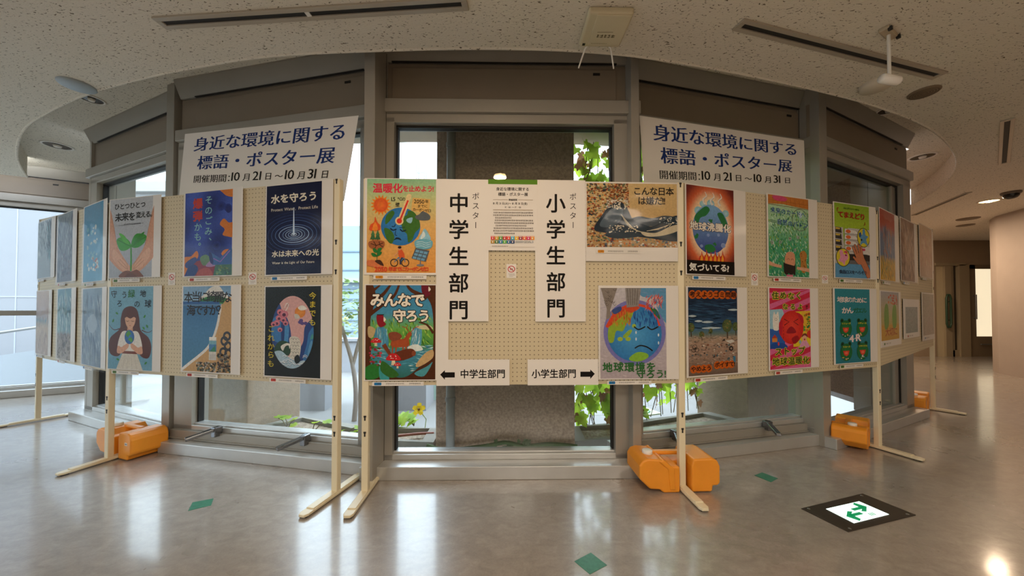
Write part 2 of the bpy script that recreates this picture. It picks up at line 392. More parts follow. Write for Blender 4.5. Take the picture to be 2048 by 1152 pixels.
m = MB(); m.box(X(1889), X(1902), -.02, .1, 0, 2.02); m.box(-.02, X(1930), -.03, .1, 2.0, 2.06); m.box(X(1902), X(1908), .0, .1, 0, 2.0); m.box(X(1917), X(1937), -.03, .1, 0, 2.02); m.box(X(1902), X(1917), 0, .1, 0, .14); m.build('frame', M_DOORF, t)
m = MB(); m.box(X(1908), X(1917), .04, .05, .14, 2.0); m.build('side_light', mat('dark_side_glass', '#3f382e', .15), t)
m = MB(); xa, xb = X(1886), X(1895); m.tube([(xa, -.06, .72), (xa, -.06, 1.28), (xa+.03, -.06, 1.36), (xb-.03, -.06, 1.36), (xb, -.06, 1.28), (xb, -.06, .72), (xb-.03, -.06, .64), (xa+.03, -.06, .64), (xa, -.06, .72)], .018, 8)
m.tube([(xb, .02, 1.2), (xb, -.06, 1.2)], .012, 6); m.tube([(xb, .02, .8), (xb, -.06, .8)], .012, 6)
m.build('handle', mat('green_handle', '#2f4a38', .35), t)
t = thing('door_2', None, None, (DX(1940), YD, 0), kind='structure')
X = lambda px: DX(px)-DX(1940)
m = MB(); m.box(0, X(1952), .0, .08, 0, 2.02); m.box(X(1997), X(2010), 0, .08, 0, 2.02); m.box(0, X(2010), 0, .08, 1.93, 2.02); m.box(X(1952), X(1998), .0, .08, 0, .44); m.build('frame', M_DOORB, t)
m = MB(); m.box(X(1951), X(1998), .03, .04, .44, 1.93); m.build('pane', M_FROST, t)
m = MB(); m.tube([(X(1957), -.03, .27), (X(1997), -.03, .27)], .012, 8); m.tube([(X(1946), -.05, .82), (X(1946), -.05, 1.36)], .016, 8)
m.tube([(X(1946), 0, 1.33), (X(1946), -.05, 1.33)], .01, 6); m.tube([(X(1946), 0, .85), (X(1946), -.05, .85)], .01, 6); m.build('handle', M_STEEL, t)

# ------------------------------------------------------------------ outside
g = MB(); g.prism([(-40, 3.0), (-9.2, 2.6), (-5.35, 4.6), (-4.35, 3.75), (-4.1, 3.5), (-2.6, 2.8), (-.9, 2.32), (.75, 2.32), (2.4, 2.85), (3.9, 3.5), (4.9, 8.4), (40, 8.5), (40, 45), (-40, 45)], -.5, -.42)
struct(g.build('ground', mat('pale_paving', '#72706d', .8, var=.08, vscale=2)))
ev = MB(); ev.prism([(-4.1, 3.6), (-2.6, 2.95), (-.9, 2.42), (.75, 2.42), (2.4, 2.95), (3.9, 3.6), (4.0, 3.7), (4.15, 4.8), (3.9, 5.0), (1.9, 3.4), (.4, 3.25), (-.9, 3.22), (-2.4, 3.3), (-3.95, 3.8)], 2.62, 2.95)  # right end widened over the outer pocket to keep it dark
struct(ev.build('roof_eave', mat('eave_soffit', '#b9aa96', .8)))

def fin(name, label, poly, mt, z1=2.62):
    m = MB(); m.prism(poly, -.42, z1); o = m.build(name, mt, bevel=.01); tag(o, label, 'pillar'); return o
fin('concrete_pillar', 'broad exposed-aggregate concrete pillar standing behind the middle window', [(-.60, 2.72), (.49, 2.70), (.45, 3.55), (-.5, 3.55)], M_CONC)
r_, t_ = Vector((.46, .89)), Vector((-.89, .46)); p = Vector((-2.34, 3.06))
fin('concrete_pillar', 'tan concrete pillar seen low through the glass under the dark moonlit poster', [p, p+r_*.47, p+r_*.47+t_, p+t_], M_CONC2 and mat('tan_concrete', '#a8937c', .9, var=.08, vscale=25, bump=.2, bscale=90))
r_, t_ = Vector((-.62, .78)), Vector((.78, .62)); p = Vector((2.29, 3.36))
fin('concrete_pillar', 'brown concrete pillar seen through the glass below the orange-lettered litter poster', [p, p+r_*.48, p+r_*.48+t_*2.25, p+t_*2.25], mat('brown_concrete', '#93816c', .9, var=.08, vscale=25, bump=.2, bscale=90))  # stretched out to the courtyard wall to block the sky there
m = MB(); x = D(900, 700, 2.62).x; m.tube([(x, 2.645, -.42), (x, 2.645, 2.6)], .034, 14)
for z in (.35, 1.5, 2.3): m.tube([(x, 2.645, z), (x, 2.645, z+.03)], .04, 14)
tag(m.build('drain_pipe', mat('grey_pipe', '#8e8a85', .45, .2)), 'grey vertical drain pipe running down the broad concrete pillar', 'pipe')

def planter(label, soil_label, outerp, wall=.07, z=0.0):
    t = thing('planter_box', label, 'planter', (outerp[0][0], outerp[0][1], 0))
    o = Vector(outerp[0]); pl = [Vector(q)-o for q in outerp]; c = sum(pl, Vector((0, 0)))/len(pl); n = len(pl)
    inner = [q+(c-q).normalized()*wall*1.5 for q in pl]
    vs = []
    for z_, ring in ((-.45, pl), (z, pl), (z, inner), (z-.1, inner)): vs += [(q.x, q.y, z_) for q in ring]
    fs = [(k*n+i, k*n+(i+1)%n, (k+1)*n+(i+1)%n, (k+1)*n+i) for k in range(3) for i in range(n)]
    m = MB(); m.add(vs, fs); m.build('planter_wall', M_CONC2, t, bevel=.006)
    m = MB(); m.add([(q.x, q.y, z-.035) for q in inner], [tuple(range(n))]); s = m.build('soil', M_SOIL, t); s['kind'] = 'stuff'
    return t
planter('concrete planter box with sprouting seedlings left of the broad pillar', '', [(-2.30, 3.08), (-1.25, 2.80), (-.62, 2.74), (-.62, 3.06), (-1.30, 3.12), (-2.12, 3.40)])
planter('concrete planter box of bare brown soil right of the broad pillar', '', [(.50, 2.76), (1.11, 2.89), (2.22, 3.25), (2.02, 3.55), (1.05, 3.24), (.50, 3.10)])

def leaf_shape(s, lobed=True):
    k = [(0, -.1), (.22, -.28), (.5, -.18), (.42, .08), (.62, .3), (.3, .38), (.22, .62), (0, .95), (-.22, .62), (-.3, .38), (-.62, .3), (-.42, .08), (-.5, -.18), (-.22, -.28)]
    vs = [(x*s, y*s, .12*s*abs(x)*2-.1*s*y*y) for x, y in k]+[(0, .25*s, .06*s)]; n = len(k)
    return vs, [(i, (i+1) % n, n) for i in range(n)]
def scatter_leaves(mb, pts, rng, s0, s1, face=None, m=0):
    for p in pts:
        vs, fs = leaf_shape(rng.uniform(s0, s1))
        if face == 'flat': M = Matrix.Rotation(rng.uniform(0, 6.3), 4, 'Z') @ Matrix.Rotation(rng.uniform(-.5, .9), 4, 'X')
        else: M = Matrix.Rotation(rng.uniform(-.7, .7), 4, 'Z') @ Matrix.Rotation(R(90)+rng.uniform(-.6, .5), 4, 'X') @ Matrix.Rotation(rng.uniform(2.2, 4.1), 4, 'Z')
        mb.add(vs, fs, m, Matrix.Translation(p) @ M, True)
# green curtain: vines on a net
def vine(label, a, b, z0, z1, nleaf, seed, dry):
    rng = random.Random(seed); a, b = Vector(a), Vector(b); L = (b-a).length
    t = thing('climbing_vine', label, 'vine', (a.x, a.y, 0), math.atan2(b.y-a.y, b.x-a.x))
    g, d = MB(), MB()
    def pts(n, lo=0): return [(rng.uniform(0, L), rng.uniform(-.12, .10), rng.uniform(z0, z1)) for _ in range(n)]
    scatter_leaves(g, pts(nleaf), rng, .07, .14); g.build('foliage', M_LEAF, t, fix=False)
    scatter_leaves(d, pts(dry), rng, .06, .12); d.build('withered_foliage', M_DRY, t, fix=False)
    s = MB()
    for k in range(9):
        x = rng.uniform(0, L); pt = []
        for j in range(12): pt.append((x+rng.uniform(-.05, .05), rng.uniform(-.02, .02), z0-.1+(z1-z0+.1)*j/11)); x = min(max(x+rng.uniform(-.06, .06), 0), L)
        s.tube(pt, .004, 5)
    s.build('stem', M_STEM, t)
    n = MB()
    k = 0.0
    while k < L: n.box(k-.001, k+.001, .03, .032, z0, z1); k += .1
    z = z0
    while z < z1: n.box(0, L, .03, .032, z-.001, z+.001); z += .1
    n.build('net', mat('white_net', '#e8e8e8', .6), t)
vine('leafy green vine on a net beside the right edge of the broad pillar', (.56, 3.15), (1.3, 3.3), .06, 2.6, 320, 3, 110)
vine('leafy green vine with brown leaves on the net behind the right banner', (1.32, 3.3), (1.98, 3.62), .12, 2.6, 240, 8, 120)

# seedlings in the left planter
def seedling(label, x, y, n, seed, s):
    rng = random.Random(seed); t = thing('seedling', label, 'plant', (x, y, -.03))
    st, lf = MB(), MB()
    for i in range(n):
        e = (rng.uniform(-.13, .13), rng.uniform(-.06, .06), rng.uniform(.03, .09)); st.tube([(0, 0, 0), (e[0]*.5, e[1]*.5, e[2]*.8), e], .004, 5)
        scatter_leaves(lf, [e], rng, s*.7, s, 'flat')
    st.build('stem', M_STEM, t); lf.build('foliage', M_LEAF, t, fix=False)
for px, py, n, s, lb in [(575, 858, 4, .10, 'green seedling at the left end of the planter by the tan pillar'), (624, 866, 3, .09, 'pale seedling second from left in the left planter'),
                         (690, 872, 4, .09, 'low seedling just left of the narrow window column'), (790, 860, 5, .14, 'big-leaved seedling right of the narrow window column'), (828, 852, 4, .11, 'bright seedling under the yellow flower')]:
    q = F(px, py, -.03); seedling(lb, q.x, q.y, n, px, s)
q = F(850, 856, -.03); t = thing('yellow_flower', 'single yellow flower on a thin stem in the left planter', 'flower', q)
e = D(838, 819, q.y)-q
m = MB(); m.tube([(0, 0, 0), (.01, 0, .08), e], .004, 6); m.build('stem', mat('pale_green_stem', '#a9c46a', .6), t)
m = MB()
for k in range(5):
    M = Matrix.Translation(e) @ Matrix.Rotation(R(60), 4, 'X') @ Matrix.Rotation(k*R(72), 4, 'Z')
    m.add([(0, 0, 0), (.022, .03, .01), (.018, .055, .012), (0, .06, .01), (-.018, .055, .012), (-.022, .03, .01)], [(0, 1, 2, 3, 4, 5)], 0, M)
m.build('petals', mat('yellow_petal', '#ffd916', .5), t)
m = MB(); m.lathe([(0, .02), (.01, .018), (.012, 0)], 8, 0, Matrix.Translation(e) @ Matrix.Rotation(R(60), 4, 'X')); m.build('flower_centre', mat('dark_centre', '#7a5a14', .6), t)
# hose lying in the planter
m = MB(); m.tube(spline([F(764, 880, -.02)+Vector((0, 0, .02)), F(800, 876, -.02)+Vector((0, 0, .02)), F(840, 872, -.02)+Vector((0, 0, .02)), F(868, 871, -.02)+Vector((0, 0, .02))], 5), .012, 8)
tag(m.build('garden_hose', mat('brown_hose', '#8a4a34', .5)), 'reddish brown garden hose lying in the left planter', 'hose')
# green cord along the foot of the pillar
m = MB(); m.tube(spline([(-.66, 2.70, -.01), (-.5, 2.67, -.03), (-.2, 2.67, .0), (-.05, 2.66, .03), (.1, 2.67, .0), (.3, 2.68, .01), (.5, 2.66, .0)], 6), .016, 7)
rng = random.Random(4); scatter_leaves(m, [(rng.uniform(-.2, .15), 2.66, rng.uniform(-.01, .05)) for _ in range(22)], rng, .025, .05)
tag(m.build('creeping_plant', mat('dark_moss', '#4c5a34', .9)), 'dark creeping plant strung along the foot of the broad pillar', 'plant')

# street beyond
def house(name, label, cat, boxes, mats): 
    m = MB()
    for b in boxes: m.box(*b)
    o = m.build(name, mats); tag(o, label, cat); return o
M_LINE = mat('panel_joint', '#a7abb5', .6)
t = thing('white_building', 'large white building with panel joints outside the far left window', 'building', (-9.4, 7.0, -.42))
m = MB(); m.prism([(0, 0), (-9, -1.6), (-9, -1), (0, .6)], 0, 6.5); m.build('wall', M_WHITE, t)
m = MB(); dv = Vector((-9, -1.6, 0)).normalized()
for k in (.55, 2.4, 4.4): q = dv*k; m.prism([(q.x, q.y-.006), (q.x+.02, q.y-.004), (q.x+.02, q.y+.03), (q.x, q.y+.03)], 0, 6.5)
for z in (1.7, 3.6): m.prism([(0, -.008), (-9, -1.608), (-9, -1.5), (0, .1)], z, z+.02)
m.build('panel_joint', M_LINE, t)
t = thing('ramp_wall', 'pale sloping ramp wall low outside the far left window', 'wall', (0, 0, 0))
m = MB(); m.add([(-12, 5.6, -.42), (-6.8, 6.0, -.42), (-6.8, 6.0, .55), (-12, 5.6, -.25), (-12, 5.8, -.42), (-6.8, 6.2, -.42), (-6.8, 6.2, .55), (-12, 5.8, -.25)], [(0, 1, 2, 3), (7, 6, 5, 4), (3, 2, 6, 7), (0, 4, 5, 1), (1, 5, 6, 2), (0, 3, 7, 4)])
m.build('wall', mat('pale_ramp', '#9da2a8', .7), t)
m = MB(); a_, b_ = Vector((-12, 5.7, .15)), Vector((-6.8, 6.1, .95)); m.tube([a_, b_], .025, 8)
for k in range(6): q = a_.lerp(b_, k/5); m.tube([q-Vector((0, 0, .45)), q], .018, 6)
m.build('handrail', M_STEEL, t)
t = thing('apartment_house', 'pale flat-roofed house seen above the sprout poster', 'building', (-15.5, 14, -.42))
m = MB(); m.box(0, 6, 0, 4, 0, 6.2); m.build('wall', mat('house_wall', '#a5a5a5', .7), t)
m = MB(); m.box(-.2, 6.2, -.2, 4.2, 6.2, 6.6); m.box(1, 2.2, .5, 2, 6.6, 7.2); m.build('roof', mat('house_roof', '#b4b4b2', .7), t)
for k in range(3):
    m = MB(); m.box(.6+k*1.9, 1.7+k*1.9, -.05, .02, 3.6, 4.9); m.build('window_opening', mat('dim_glass', '#7d8890', .2), t)
t = thing('street_lamp', 'grey street lamp post outside the far left window', 'lamp', (-11.7, 9.3, -.42))
m = MB(); m.tube([(0, 0, 0), (0, 0, 5.0)], .07, 8); m.build('post', M_STEEL, t)
m = MB(); m.box(-.25, .25, -.12, .12, 5.0, 5.15); m.build('lamp_head', M_CAP, t)
t = thing('street_building', 'pale blue siding building with white rails beyond the trees', 'building', (-9, 13, -.42))
m = MB(); m.box(0, 11, 0, 3, 0, 4.6); m.build('wall', mat('pale_blue_siding', '#94a8b8', .6), t)
m = MB()
for z in (.6, 1.0, 1.4, 1.8, 2.2, 2.9, 3.6): m.box(0, 11, -.03, 0, z, z+.05)
m.build('siding_line', mat('siding_line', '#6f8494', .6), t)
m = MB(); m.box(-.1, 11.1, -.2, 3, 2.45, 2.6); m.build('ledge', mat('grey_ledge', '#a9adb0', .6), t)
house('utility_box', 'white utility cabinet standing behind the planter left of the pillar', 'cabinet', [(-1.79, -1.24, 5.0, 5.5, -.42, 1.15), (-1.83, -1.2, 4.95, 5.55, 1.15, 1.2)], M_WHITE)
house('utility_box', 'white pillar-like cabinet seen under the moonlit poster', 'cabinet', [(-3.06, -2.70, 5.0, 5.4, -.42, 1.0), (-3.09, -2.67, 4.96, 5.44, 1.0, 1.05)], M_WHITE)
house('utility_box', 'pale green metal cabinet beside the broad pillar', 'cabinet', [(-1.36, -1.0, 5.6, 6.0, -.42, 1.0), (-1.38, -.98, 5.58, 6.02, 1.0, 1.04)], mat('pale_green_metal', '#a9c4b8', .5))
house('low_wall', 'long white low wall along the street behind the trees', 'wall', [(-9, 3.5, 8.0, 8.2, -.42, .3), (-9, 3.5, 7.95, 8.25, .3, .36)], M_WHITE)
rng = random.Random(11)
t = thing('street_tree', 'small street tree with a leaning dark trunk beyond the glass', 'tree', (-2.07, 4.55, -.42))
m = MB(); m.tube(spline([(0, 0, 0), (.02, 0, .35), (-.03, 0, .75), (-.16, 0, 1.2), (-.3, .1, 1.6)], 5), .034, 8, r2=.02); m.tube([(-.03, 0, .7), (.05, .05, 1.1), (.06, 0, 1.5)], .025, 6); m.build('trunk', mat('grey_bark', '#8a7f74', .9, bump=.5), t)
m = MB(); scatter_leaves(m, [(rng.gauss(-.22, .22), rng.gauss(0, .2), rng.gauss(1.55, .17)) for _ in range(170)], rng, .05, .1, 'flat'); m.build('crown', leafmat('tree_leaf', '#7f9a58', '#566f3c', .3), t, fix=False)
for k, (x, y, r, lb) in enumerate([(-5.6, 10.6, .8, 'yellow-green bush by the street left of the narrow column'), (-4.0, 10.9, .75, 'rounded green bush by the street behind the middle panel edge'), (4.5, 9.5, 1.0, 'green bush beyond the vines on the right')]):
    t = thing('bush', lb, 'bush', (x, y, -.42)); m = MB()
    scatter_leaves(m, [(rng.gauss(0, r*.5), rng.gauss(0, .3), .25+abs(rng.gauss(.45, .35))) for _ in range(260)], rng, .08, .16, 'flat'); m.build('foliage', leafmat('bush_leaf', '#a9ac62', '#6d7f48', .3), t, fix=False)
    m = MB(); m.tube([(0, 0, 0), (0, 0, .7)], .04, 6); m.build('stem', M_STEM, t)
t = thing('antenna_mast', 'thin grey lattice mast on the skyline above the middle panel', 'mast', (-8.0, 30, 0))
m = MB()
for x_, y_ in ((-.35, 0), (.35, 0), (-.35, .7), (.35, .7)): m.box(x_-.06, x_+.06, y_-.06, y_+.06, 8, 13.7-(.5 if x_ > 0 else 0))
for z in (10.5, 11.3, 12.1, 12.9): m.box(-.4, .4, -.04, .04, z, z+.08)
m.build('lattice', mat('mast_grey', '#a3adb8', .6), t)
m = MB(); m.box(-2.5, 2.5, -1.5, 1.5, -.42, 8); m.build('base_building', mat('distant_building', '#c8ced6', .7), t)
house('street_wall', 'bright white building beyond the vines on the right', 'building', [(3.0, 9.0, 11, 12, -.42, 3.2)], M_WHITE)
q = F(1286, 838, .1)
t = thing('plant_sign', 'flat pale green plant sign lying on the right planter', 'sign', (1.15, 3.28, .02), .35)
m = MB(); m.box(0, .33, 0, .2, 0, .012); m.build('board', mat('sign_board_pale', '#dfe9c8', .5), t)
m = MB(); m.tube([(.16+.11*math.cos(k*.524), .1+.06*math.sin(k*.524), .014) for k in range(13)], .008, 5); m.build('green_ring', mat('sign_green', '#4f9a6a', .5), t)
# ------------------------------------------------------------------ display panels
PL = {}
def panel(key, label, pa, pb, posts, ztop=(1.80, 1.80), zbot=(.617, .617), foot=.24):
    a, b = F(*pa), F(*pb); a.z = b.z = 0; W = (b-a).length; rz = math.atan2(b.y-a.y, b.x-a.x)
    t = thing('display_panel', label, 'display panel', a, rz, 'pegboard display panels standing in a row')
    m = MB(); e = .018
    y0, y1 = -.012, .010
    vs = [(e, y0, zbot[0]), (W-e, y0, zbot[1]), (W-e, y1, zbot[1]), (e, y1, zbot[0]), (e, y0, ztop[0]), (W-e, y0, ztop[1]), (W-e, y1, ztop[1]), (e, y1, ztop[0])]
    m.add(vs, [(0,3,2,1),(4,5,6,7),(0,1,5,4),(1,2,6,5),(2,3,7,6),(3,0,4,7)]); m.build('pegboard', M_PEG, t)
    for which in posts:
        x = 0 if which == 0 else W; zt = ztop[which]
        m = MB(); m.box(x-.019, x+.019, -.017, .017, .02, zt); po = m.build('post', M_CREAM, t, bevel=.004)
        for z in (.33, .42, 1.25, 1.42, zt-.03):
            m = MB(); m.prism([(x-.004, z), (x+.004, z), (x+.004, z+.016), (x+.007, z+.02), (x+.007, z+.028), (x-.007, z+.028), (x-.007, z+.02), (x-.004, z+.016)], .0165, .0185, 0, Matrix.Rotation(R(90), 4, 'X')); m.build('keyhole_slot', M_DARK, po)
        m = MB(); prof = [(-.026, -foot+.02), (-.016, -foot), (.016, -foot), (.026, -foot+.02), (.026, foot-.02), (.016, foot), (-.016, foot), (-.026, foot-.02)]
        m.prism([(x+p, q) for p, q in prof], .006, .02); m.box(x-.022, x+.022, -foot+.055, foot-.055, .018, .026)
        fo = m.build('foot', M_CREAM, t, bevel=.003)
        
        for ya in (-foot+.01, foot-.045): m = MB(); m.box(x-.018, x+.018, ya, ya+.035, 0, .008); m.build('rubber_pad', M_DARK, fo)
    PL[key] = (a, rz, W)
    return t
panel('L3', 'leftmost pegboard panel, turned away and holding bluish glossy posters', (75.5, 842), (218, 921), (0,), (1.895, 1.80), (.60, .617), .21)
panel('L2', 'left pegboard panel with sprout and dark water posters, hung over one orange tank', (218, 921), (672, 988), (0, 1))
panel('C', 'middle pegboard panel holding the big vertical lettered signs', (731, 988), (1363, 977), (0, 1))
panel('R2', 'right pegboard panel with the burning earth and frog posters', (1363, 977), (1756, 897), (1,))
panel('R3', 'rightmost pegboard panel, turned away and holding warm glossy posters', (1756, 897), (1867, 820), (1,), (1.80, 1.885), (.617, .67), .21)
def hit(key, x, y, off=0.0):
    a, rz, W = PL[key]; d = ray(x, y); n = Vector((-math.sin(rz), math.cos(rz), 0)); u = Vector((math.cos(rz), math.sin(rz), 0))
    p = EYEV + d*((a+n*off-EYEV).dot(n)/d.dot(n)); return (p-a).dot(u), p.z
def place(key, s, y, z):
    a, rz, W = PL[key]; return a+Vector((math.cos(rz), math.sin(rz), 0))*s+Vector((-math.sin(rz), math.cos(rz), 0))*y+Vector((0, 0, z)), rz

# ------------------------------------------------------------------ orange water weights
def tank(label, post, ang, sticker=None, at=(.035, -.06), k=.93):
    q = F(*post); q.z = 0; M = Matrix.Rotation(R(ang), 3, 'Z'); p = q - M @ Vector((*at, 0))*k
    t = thing('water_weight', label, 'water tank', p, R(ang), 'orange water tanks weighing down the panel feet'); t.scale = (k, k, k)
    def slab(m, pr, y0, y1):
        n = len(pr); vs = [(x, y0, z) for x, z in pr]+[(x, y1, z) for x, z in pr]
        m.add(vs, [tuple(range(n)), tuple(range(n, 2*n))[::-1]]+[(i, (i+1) % n, n+(i+1) % n, n+i) for i in range(n)])
    m = MB()
    slab(m, [(-.25, .165), (-.23, .197), (-.195, .208), (-.12, .203), (-.095, .165), (.0, .16), (.0, .002), (-.10, .0), (-.125, .02), (-.185, .024), (-.25, .085)], -.115, .115)
    slab(m, [(.075, .16), (.085, .205), (.2, .21), (.235, .195), (.25, .16), (.25, .06), (.235, .042), (.205, .042), (.2, .006), (.075, .004)], -.115, .115)
    slab(m, [(-.03, .158), (.1, .158), (.1, .045), (-.03, .045)], -.03, .11)
    m.build('body', M_ORANGE, t, bevel=.027, seg=5)
    m = MB(); slab(m, [(-.135, .195), (-.105, .207), (-.06, .168), (-.035, .15), (-.03, .02), (-.065, .02), (-.075, .145)], -.122, .122); m.build('strap_rib', M_ORANGE, t, bevel=.008)
    m = MB(); m.box(-.13, .1, -.005, .035, .188, .212); m.build('handle', M_ORANGE, t, bevel=.009, seg=3)
    m = MB(); m.lathe([(0, .03), (.026, .03), (.031, .026), (.031, .008), (.026, .0), (.02, -.01)], 20, 0, Matrix.Translation((-.165, -.02, .2))); m.build('cap', M_CAP, t)
    if sticker:
        m = MB(); x, z, w, h = sticker
        m.box(x-w/2, x+w/2, -.1168, -.1155, z-h/2, z+h/2); m.box(x-w/3, x+w/3, -.1174, -.1167, z-h/4, z+h/4, 1); m.build('sticker', [M_PAPER, mat('grey_print', '#8c8c90', .6)], t)
    return t
tank('orange water tank on the foot of the left panel, with a small white sticker', (218, 921), -20, (.19, .13, .035, .022), (.045, -.15), .9)
tank('orange water tank with white cap at the middle, beside the floor sign', (1363, 977), 1)
tank('orange water tank under the frog poster at the right panel', (1756, 897), 42, None, (.011, -.169), .85)
tank('small distant orange water tank below the rightmost panel', (1867, 820), 36, None, (.19, -.145), .85)

# ------------------------------------------------------------------ banners, floor marks, ceiling fittings
def vquad(A, rz, yo, pts):   # pixel corners on the vertical plane of a window facet -> local (x,z)
    n = Vector((-math.sin(rz), math.cos(rz), 0)); u = Vector((math.cos(rz), math.sin(rz), 0)); out = []
    for x, y in pts:
        d = ray(x, y); p = EYEV+d*((A+n*yo-EYEV).dot(n)/d.dot(n)); out.append(((p-A).dot(u), p.z))
    return out
def quad_box(x0, y0, pts, th=.002):
    vs = [(x, y0, z) for x, z in pts]+[(x, y0+th, z) for x, z in pts]
    return vs, [(0, 1, 2, 3), (7, 6, 5, 4), (0, 4, 5, 1), (1, 5, 6, 2), (2, 6, 7, 3), (3, 7, 4, 0)]

# floor tiles
def fquad(pts, z): return [F(x, y, z) for x, y in pts]
for pts, lb in [([(385, 1005), (427.5, 997), (422, 1011), (376, 1022)], 'green diamond floor tile in front of the left panel'),
                ([(1508.7, 951), (1524, 945), (1556, 957), (1542, 964.5)], 'green diamond floor tile between orange tanks on the right'),
                ([(1148.6, 1123), (1181.7, 1105.6), (1214, 1130.5), (1179.7, 1149)], 'green diamond floor tile nearest the viewer')]:
    q = fquad(pts, 0); m = MB(); m.prism([(p.x, p.y) for p in q], 0.0, .0012)
    tag(m.build('floor_tile', M_GREEN), lb, 'floor tile', 'green tiles set in the floor')
# backlit exit light set in the floor
qo = fquad([(1602, 1018), (1725, 988), (1832, 1031), (1697, 1065)], 0); qi = fquad([(1652, 1018), (1718, 1003), (1778, 1029), (1708, 1046.5)], .004)
c0 = sum(qo, Vector((0, 0, 0)))/4
t = thing('floor_exit_light', 'lit white floor sign with green arrows in a dark square plate', 'exit sign', c0)
m = MB(); m.prism([(p.x-c0.x, p.y-c0.y) for p in qo], 0, .004); pl = m.build('plate', M_BRONZE, t, bevel=.001)
for p in qo: q = (p-c0)*.86; m = MB(); m.lathe([(0, .0052), (.006, .005), (.007, .004)], 10, 0, Matrix.Translation((q.x, q.y, 0))); m.build('screw', M_STEEL, pl)
m = MB(); m.prism([(p.x-c0.x, p.y-c0.y) for p in qi], .004, .0055); m.build('lit_panel', mat('lit_white_panel', '#f4fffb', .3, emit='#e8fff6', estr=1.0), t)
def bil(u, v): return qi[0]*(1-u)*(1-v)+qi[1]*u*(1-v)+qi[2]*u*v+qi[3]*(1-u)*v-c0
m = MB()
def sgn(poly):
    m.prism([tuple(bil(u, v).xy) for u, v in poly], .0055, .0065)
sgn([(.10, .62), (.32, .38), (.40, .46), (.27, .58), (.27, .9), (.18, .98)][::1]); sgn([(.2, .56), (.52, .56), (.52, .70), (.2, .70)])
sgn([(.90, .38), (.68, .62), (.60, .54), (.73, .42), (.73, .1), (.82, .02)]); sgn([(.48, .30), (.80, .30), (.80, .44), (.48, .44)])
for k in range(3): sgn([(.62+k*.05, .72), (.64+k*.05, .72), (.64+k*.05, .88), (.62+k*.05, .88)])
m.build('arrow_symbol', mat('green_sign_ink', '#12a06a', .4, emit='#0c9a62', estr=.35), t)

# air slots in the ceiling
def slot(label, p0, p1, w=.075, div=0):
    a, b = F(*p0, CEIL), F(*p1, CEIL); L = (b-a).length
    t = thing('air_diffuser', label, 'air vent', a, math.atan2(b.y-a.y, b.x-a.x), 'linear air slots in the ceiling')
    m = MB(); h = w/2
    for y0, y1 in ((-h, -.014), (.014, h)): m.box(0, L, y0, y1, -.01, 0)
    m.box(0, .03, -.014, .014, -.01, 0); m.box(L-.03, L, -.014, .014, -.01, 0)
    m.build('frame', mat('slot_frame', '#b5aa9a', .4, .3), t, bevel=.002)
    m = MB(); m.box(.03, L-.03, -.014, .014, -.003, -.001); m.build('dark_slot', M_DARK, t)
    for k in range(div):
        x = L*(k+1)/(div+1); m = MB(); m.box(x-.012, x+.012, -.014, .014, -.008, -.002); m.build('divider', M_CAP, t)
slot('long black air slot across the ceiling at upper left', (318, 45), (935, 5), .075, 1)
slot('long black air slot across the ceiling at upper right', (1476, 47), (1880, 150), .075)
slot('short black air slot at the far right of the ceiling', (2015, 238), (2008, 326), .07)
slot('distant air slot above the rightmost panel', (1938, 384), (1828, 430), .06)
def disc(name, label, cat, px, py, r, mt, z=CEIL, group=None, h=.012, light=None):
    p = F(px, py, z); t = thing(name, label, cat, p, 0, group)
    m = MB(); m.lathe([(r, 0), (r, -h*.5), (r*.93, -h), (0, -h)], 32); m.build('cover', mt, t); return t, p
disc('ceiling_cover', 'pale blue round cover plate on the ceiling at upper left', 'ceiling cover', 154, 170, .09, mat('pale_blue_cover', '#9fa9ae', .5))
t, p = disc('ceiling_speaker', 'round brown perforated ceiling speaker at upper right', 'speaker', 1848, 184, .08, mat('speaker_grille', '#7c6a54', .6))
m = MB()
for k in range(5): m.lathe([(.012+k*.013, -.0125), (.015+k*.013, -.0135), (.018+k*.013, -.0125)], 32)
m.build('grille_ring', mat('speaker_ring', '#63533f', .6), t)
def downlight(label, px, py, z, r=.085, lit=0, pw=0, col=WARM, group='recessed round downlights'):
    p = px if isinstance(px, Vector) else F(px, py, z); t = thing('downlight', label, 'downlight', p, 0, group)
    m = MB(); m.lathe([(r*1.18, 0), (r*1.18, -.006), (r, -.008), (r*.98, -.002)], 32); m.build('trim_ring', M_CAP if not lit else M_CEIL, t)
    m = MB(); m.lathe([(r*.98, -.002), (r*.7, -.0015), (0, -.001)], 32)
    m.build('reflector', mat('dark_reflector', '#4a443c', .25, .7) if not lit else mat('lit_reflector', '#ffe2b0', .4, emit='#ffd79a', estr=lit), t)
    m = MB(); m.lathe([(0, -.02), (r*.28, -.018), (r*.33, -.002)], 16); m.build('bulb', M_CAP if not lit else mat('lit_bulb', '#fff2d8', .4, emit='#ffe6b8', estr=lit*1.5), t)
    if pw: o = area('downlight_beam', (p.x, p.y, p.z-.03), .14, pw, col)
    return t
downlight('recessed downlight beside the pale blue cover plate', 183, 198, RECESS, .07)
downlight('recessed downlight left over the leftmost panel', 115, 291, RECESS, .10)
downlight('dark recessed downlight above the right banner column', 1777, 220, RECESS, .07)
downlight('recessed downlight in the right end of the recess', 1845, 313, RECESS, .10)
downlight('glowing warm downlight near the round right wall', 1978, 402, CEIL, .09, 6, 9)
downlight('warm lit downlight in front of the middle window', Vector((-.085, .74, CEIL)), 0, CEIL, .07, 20, 14)
disc('ceiling_cover', 'flat dark disc on the far right ceiling above the doors', 'ceiling cover', 1936, 437, .13, mat('dim_cover', '#6f5f4c', .6))
disc('ceiling_cover', 'smaller far disc on the ceiling nearest the doors', 'ceiling cover', 1931, 450, .11, mat('dim_cover2', '#7a6a56', .6))
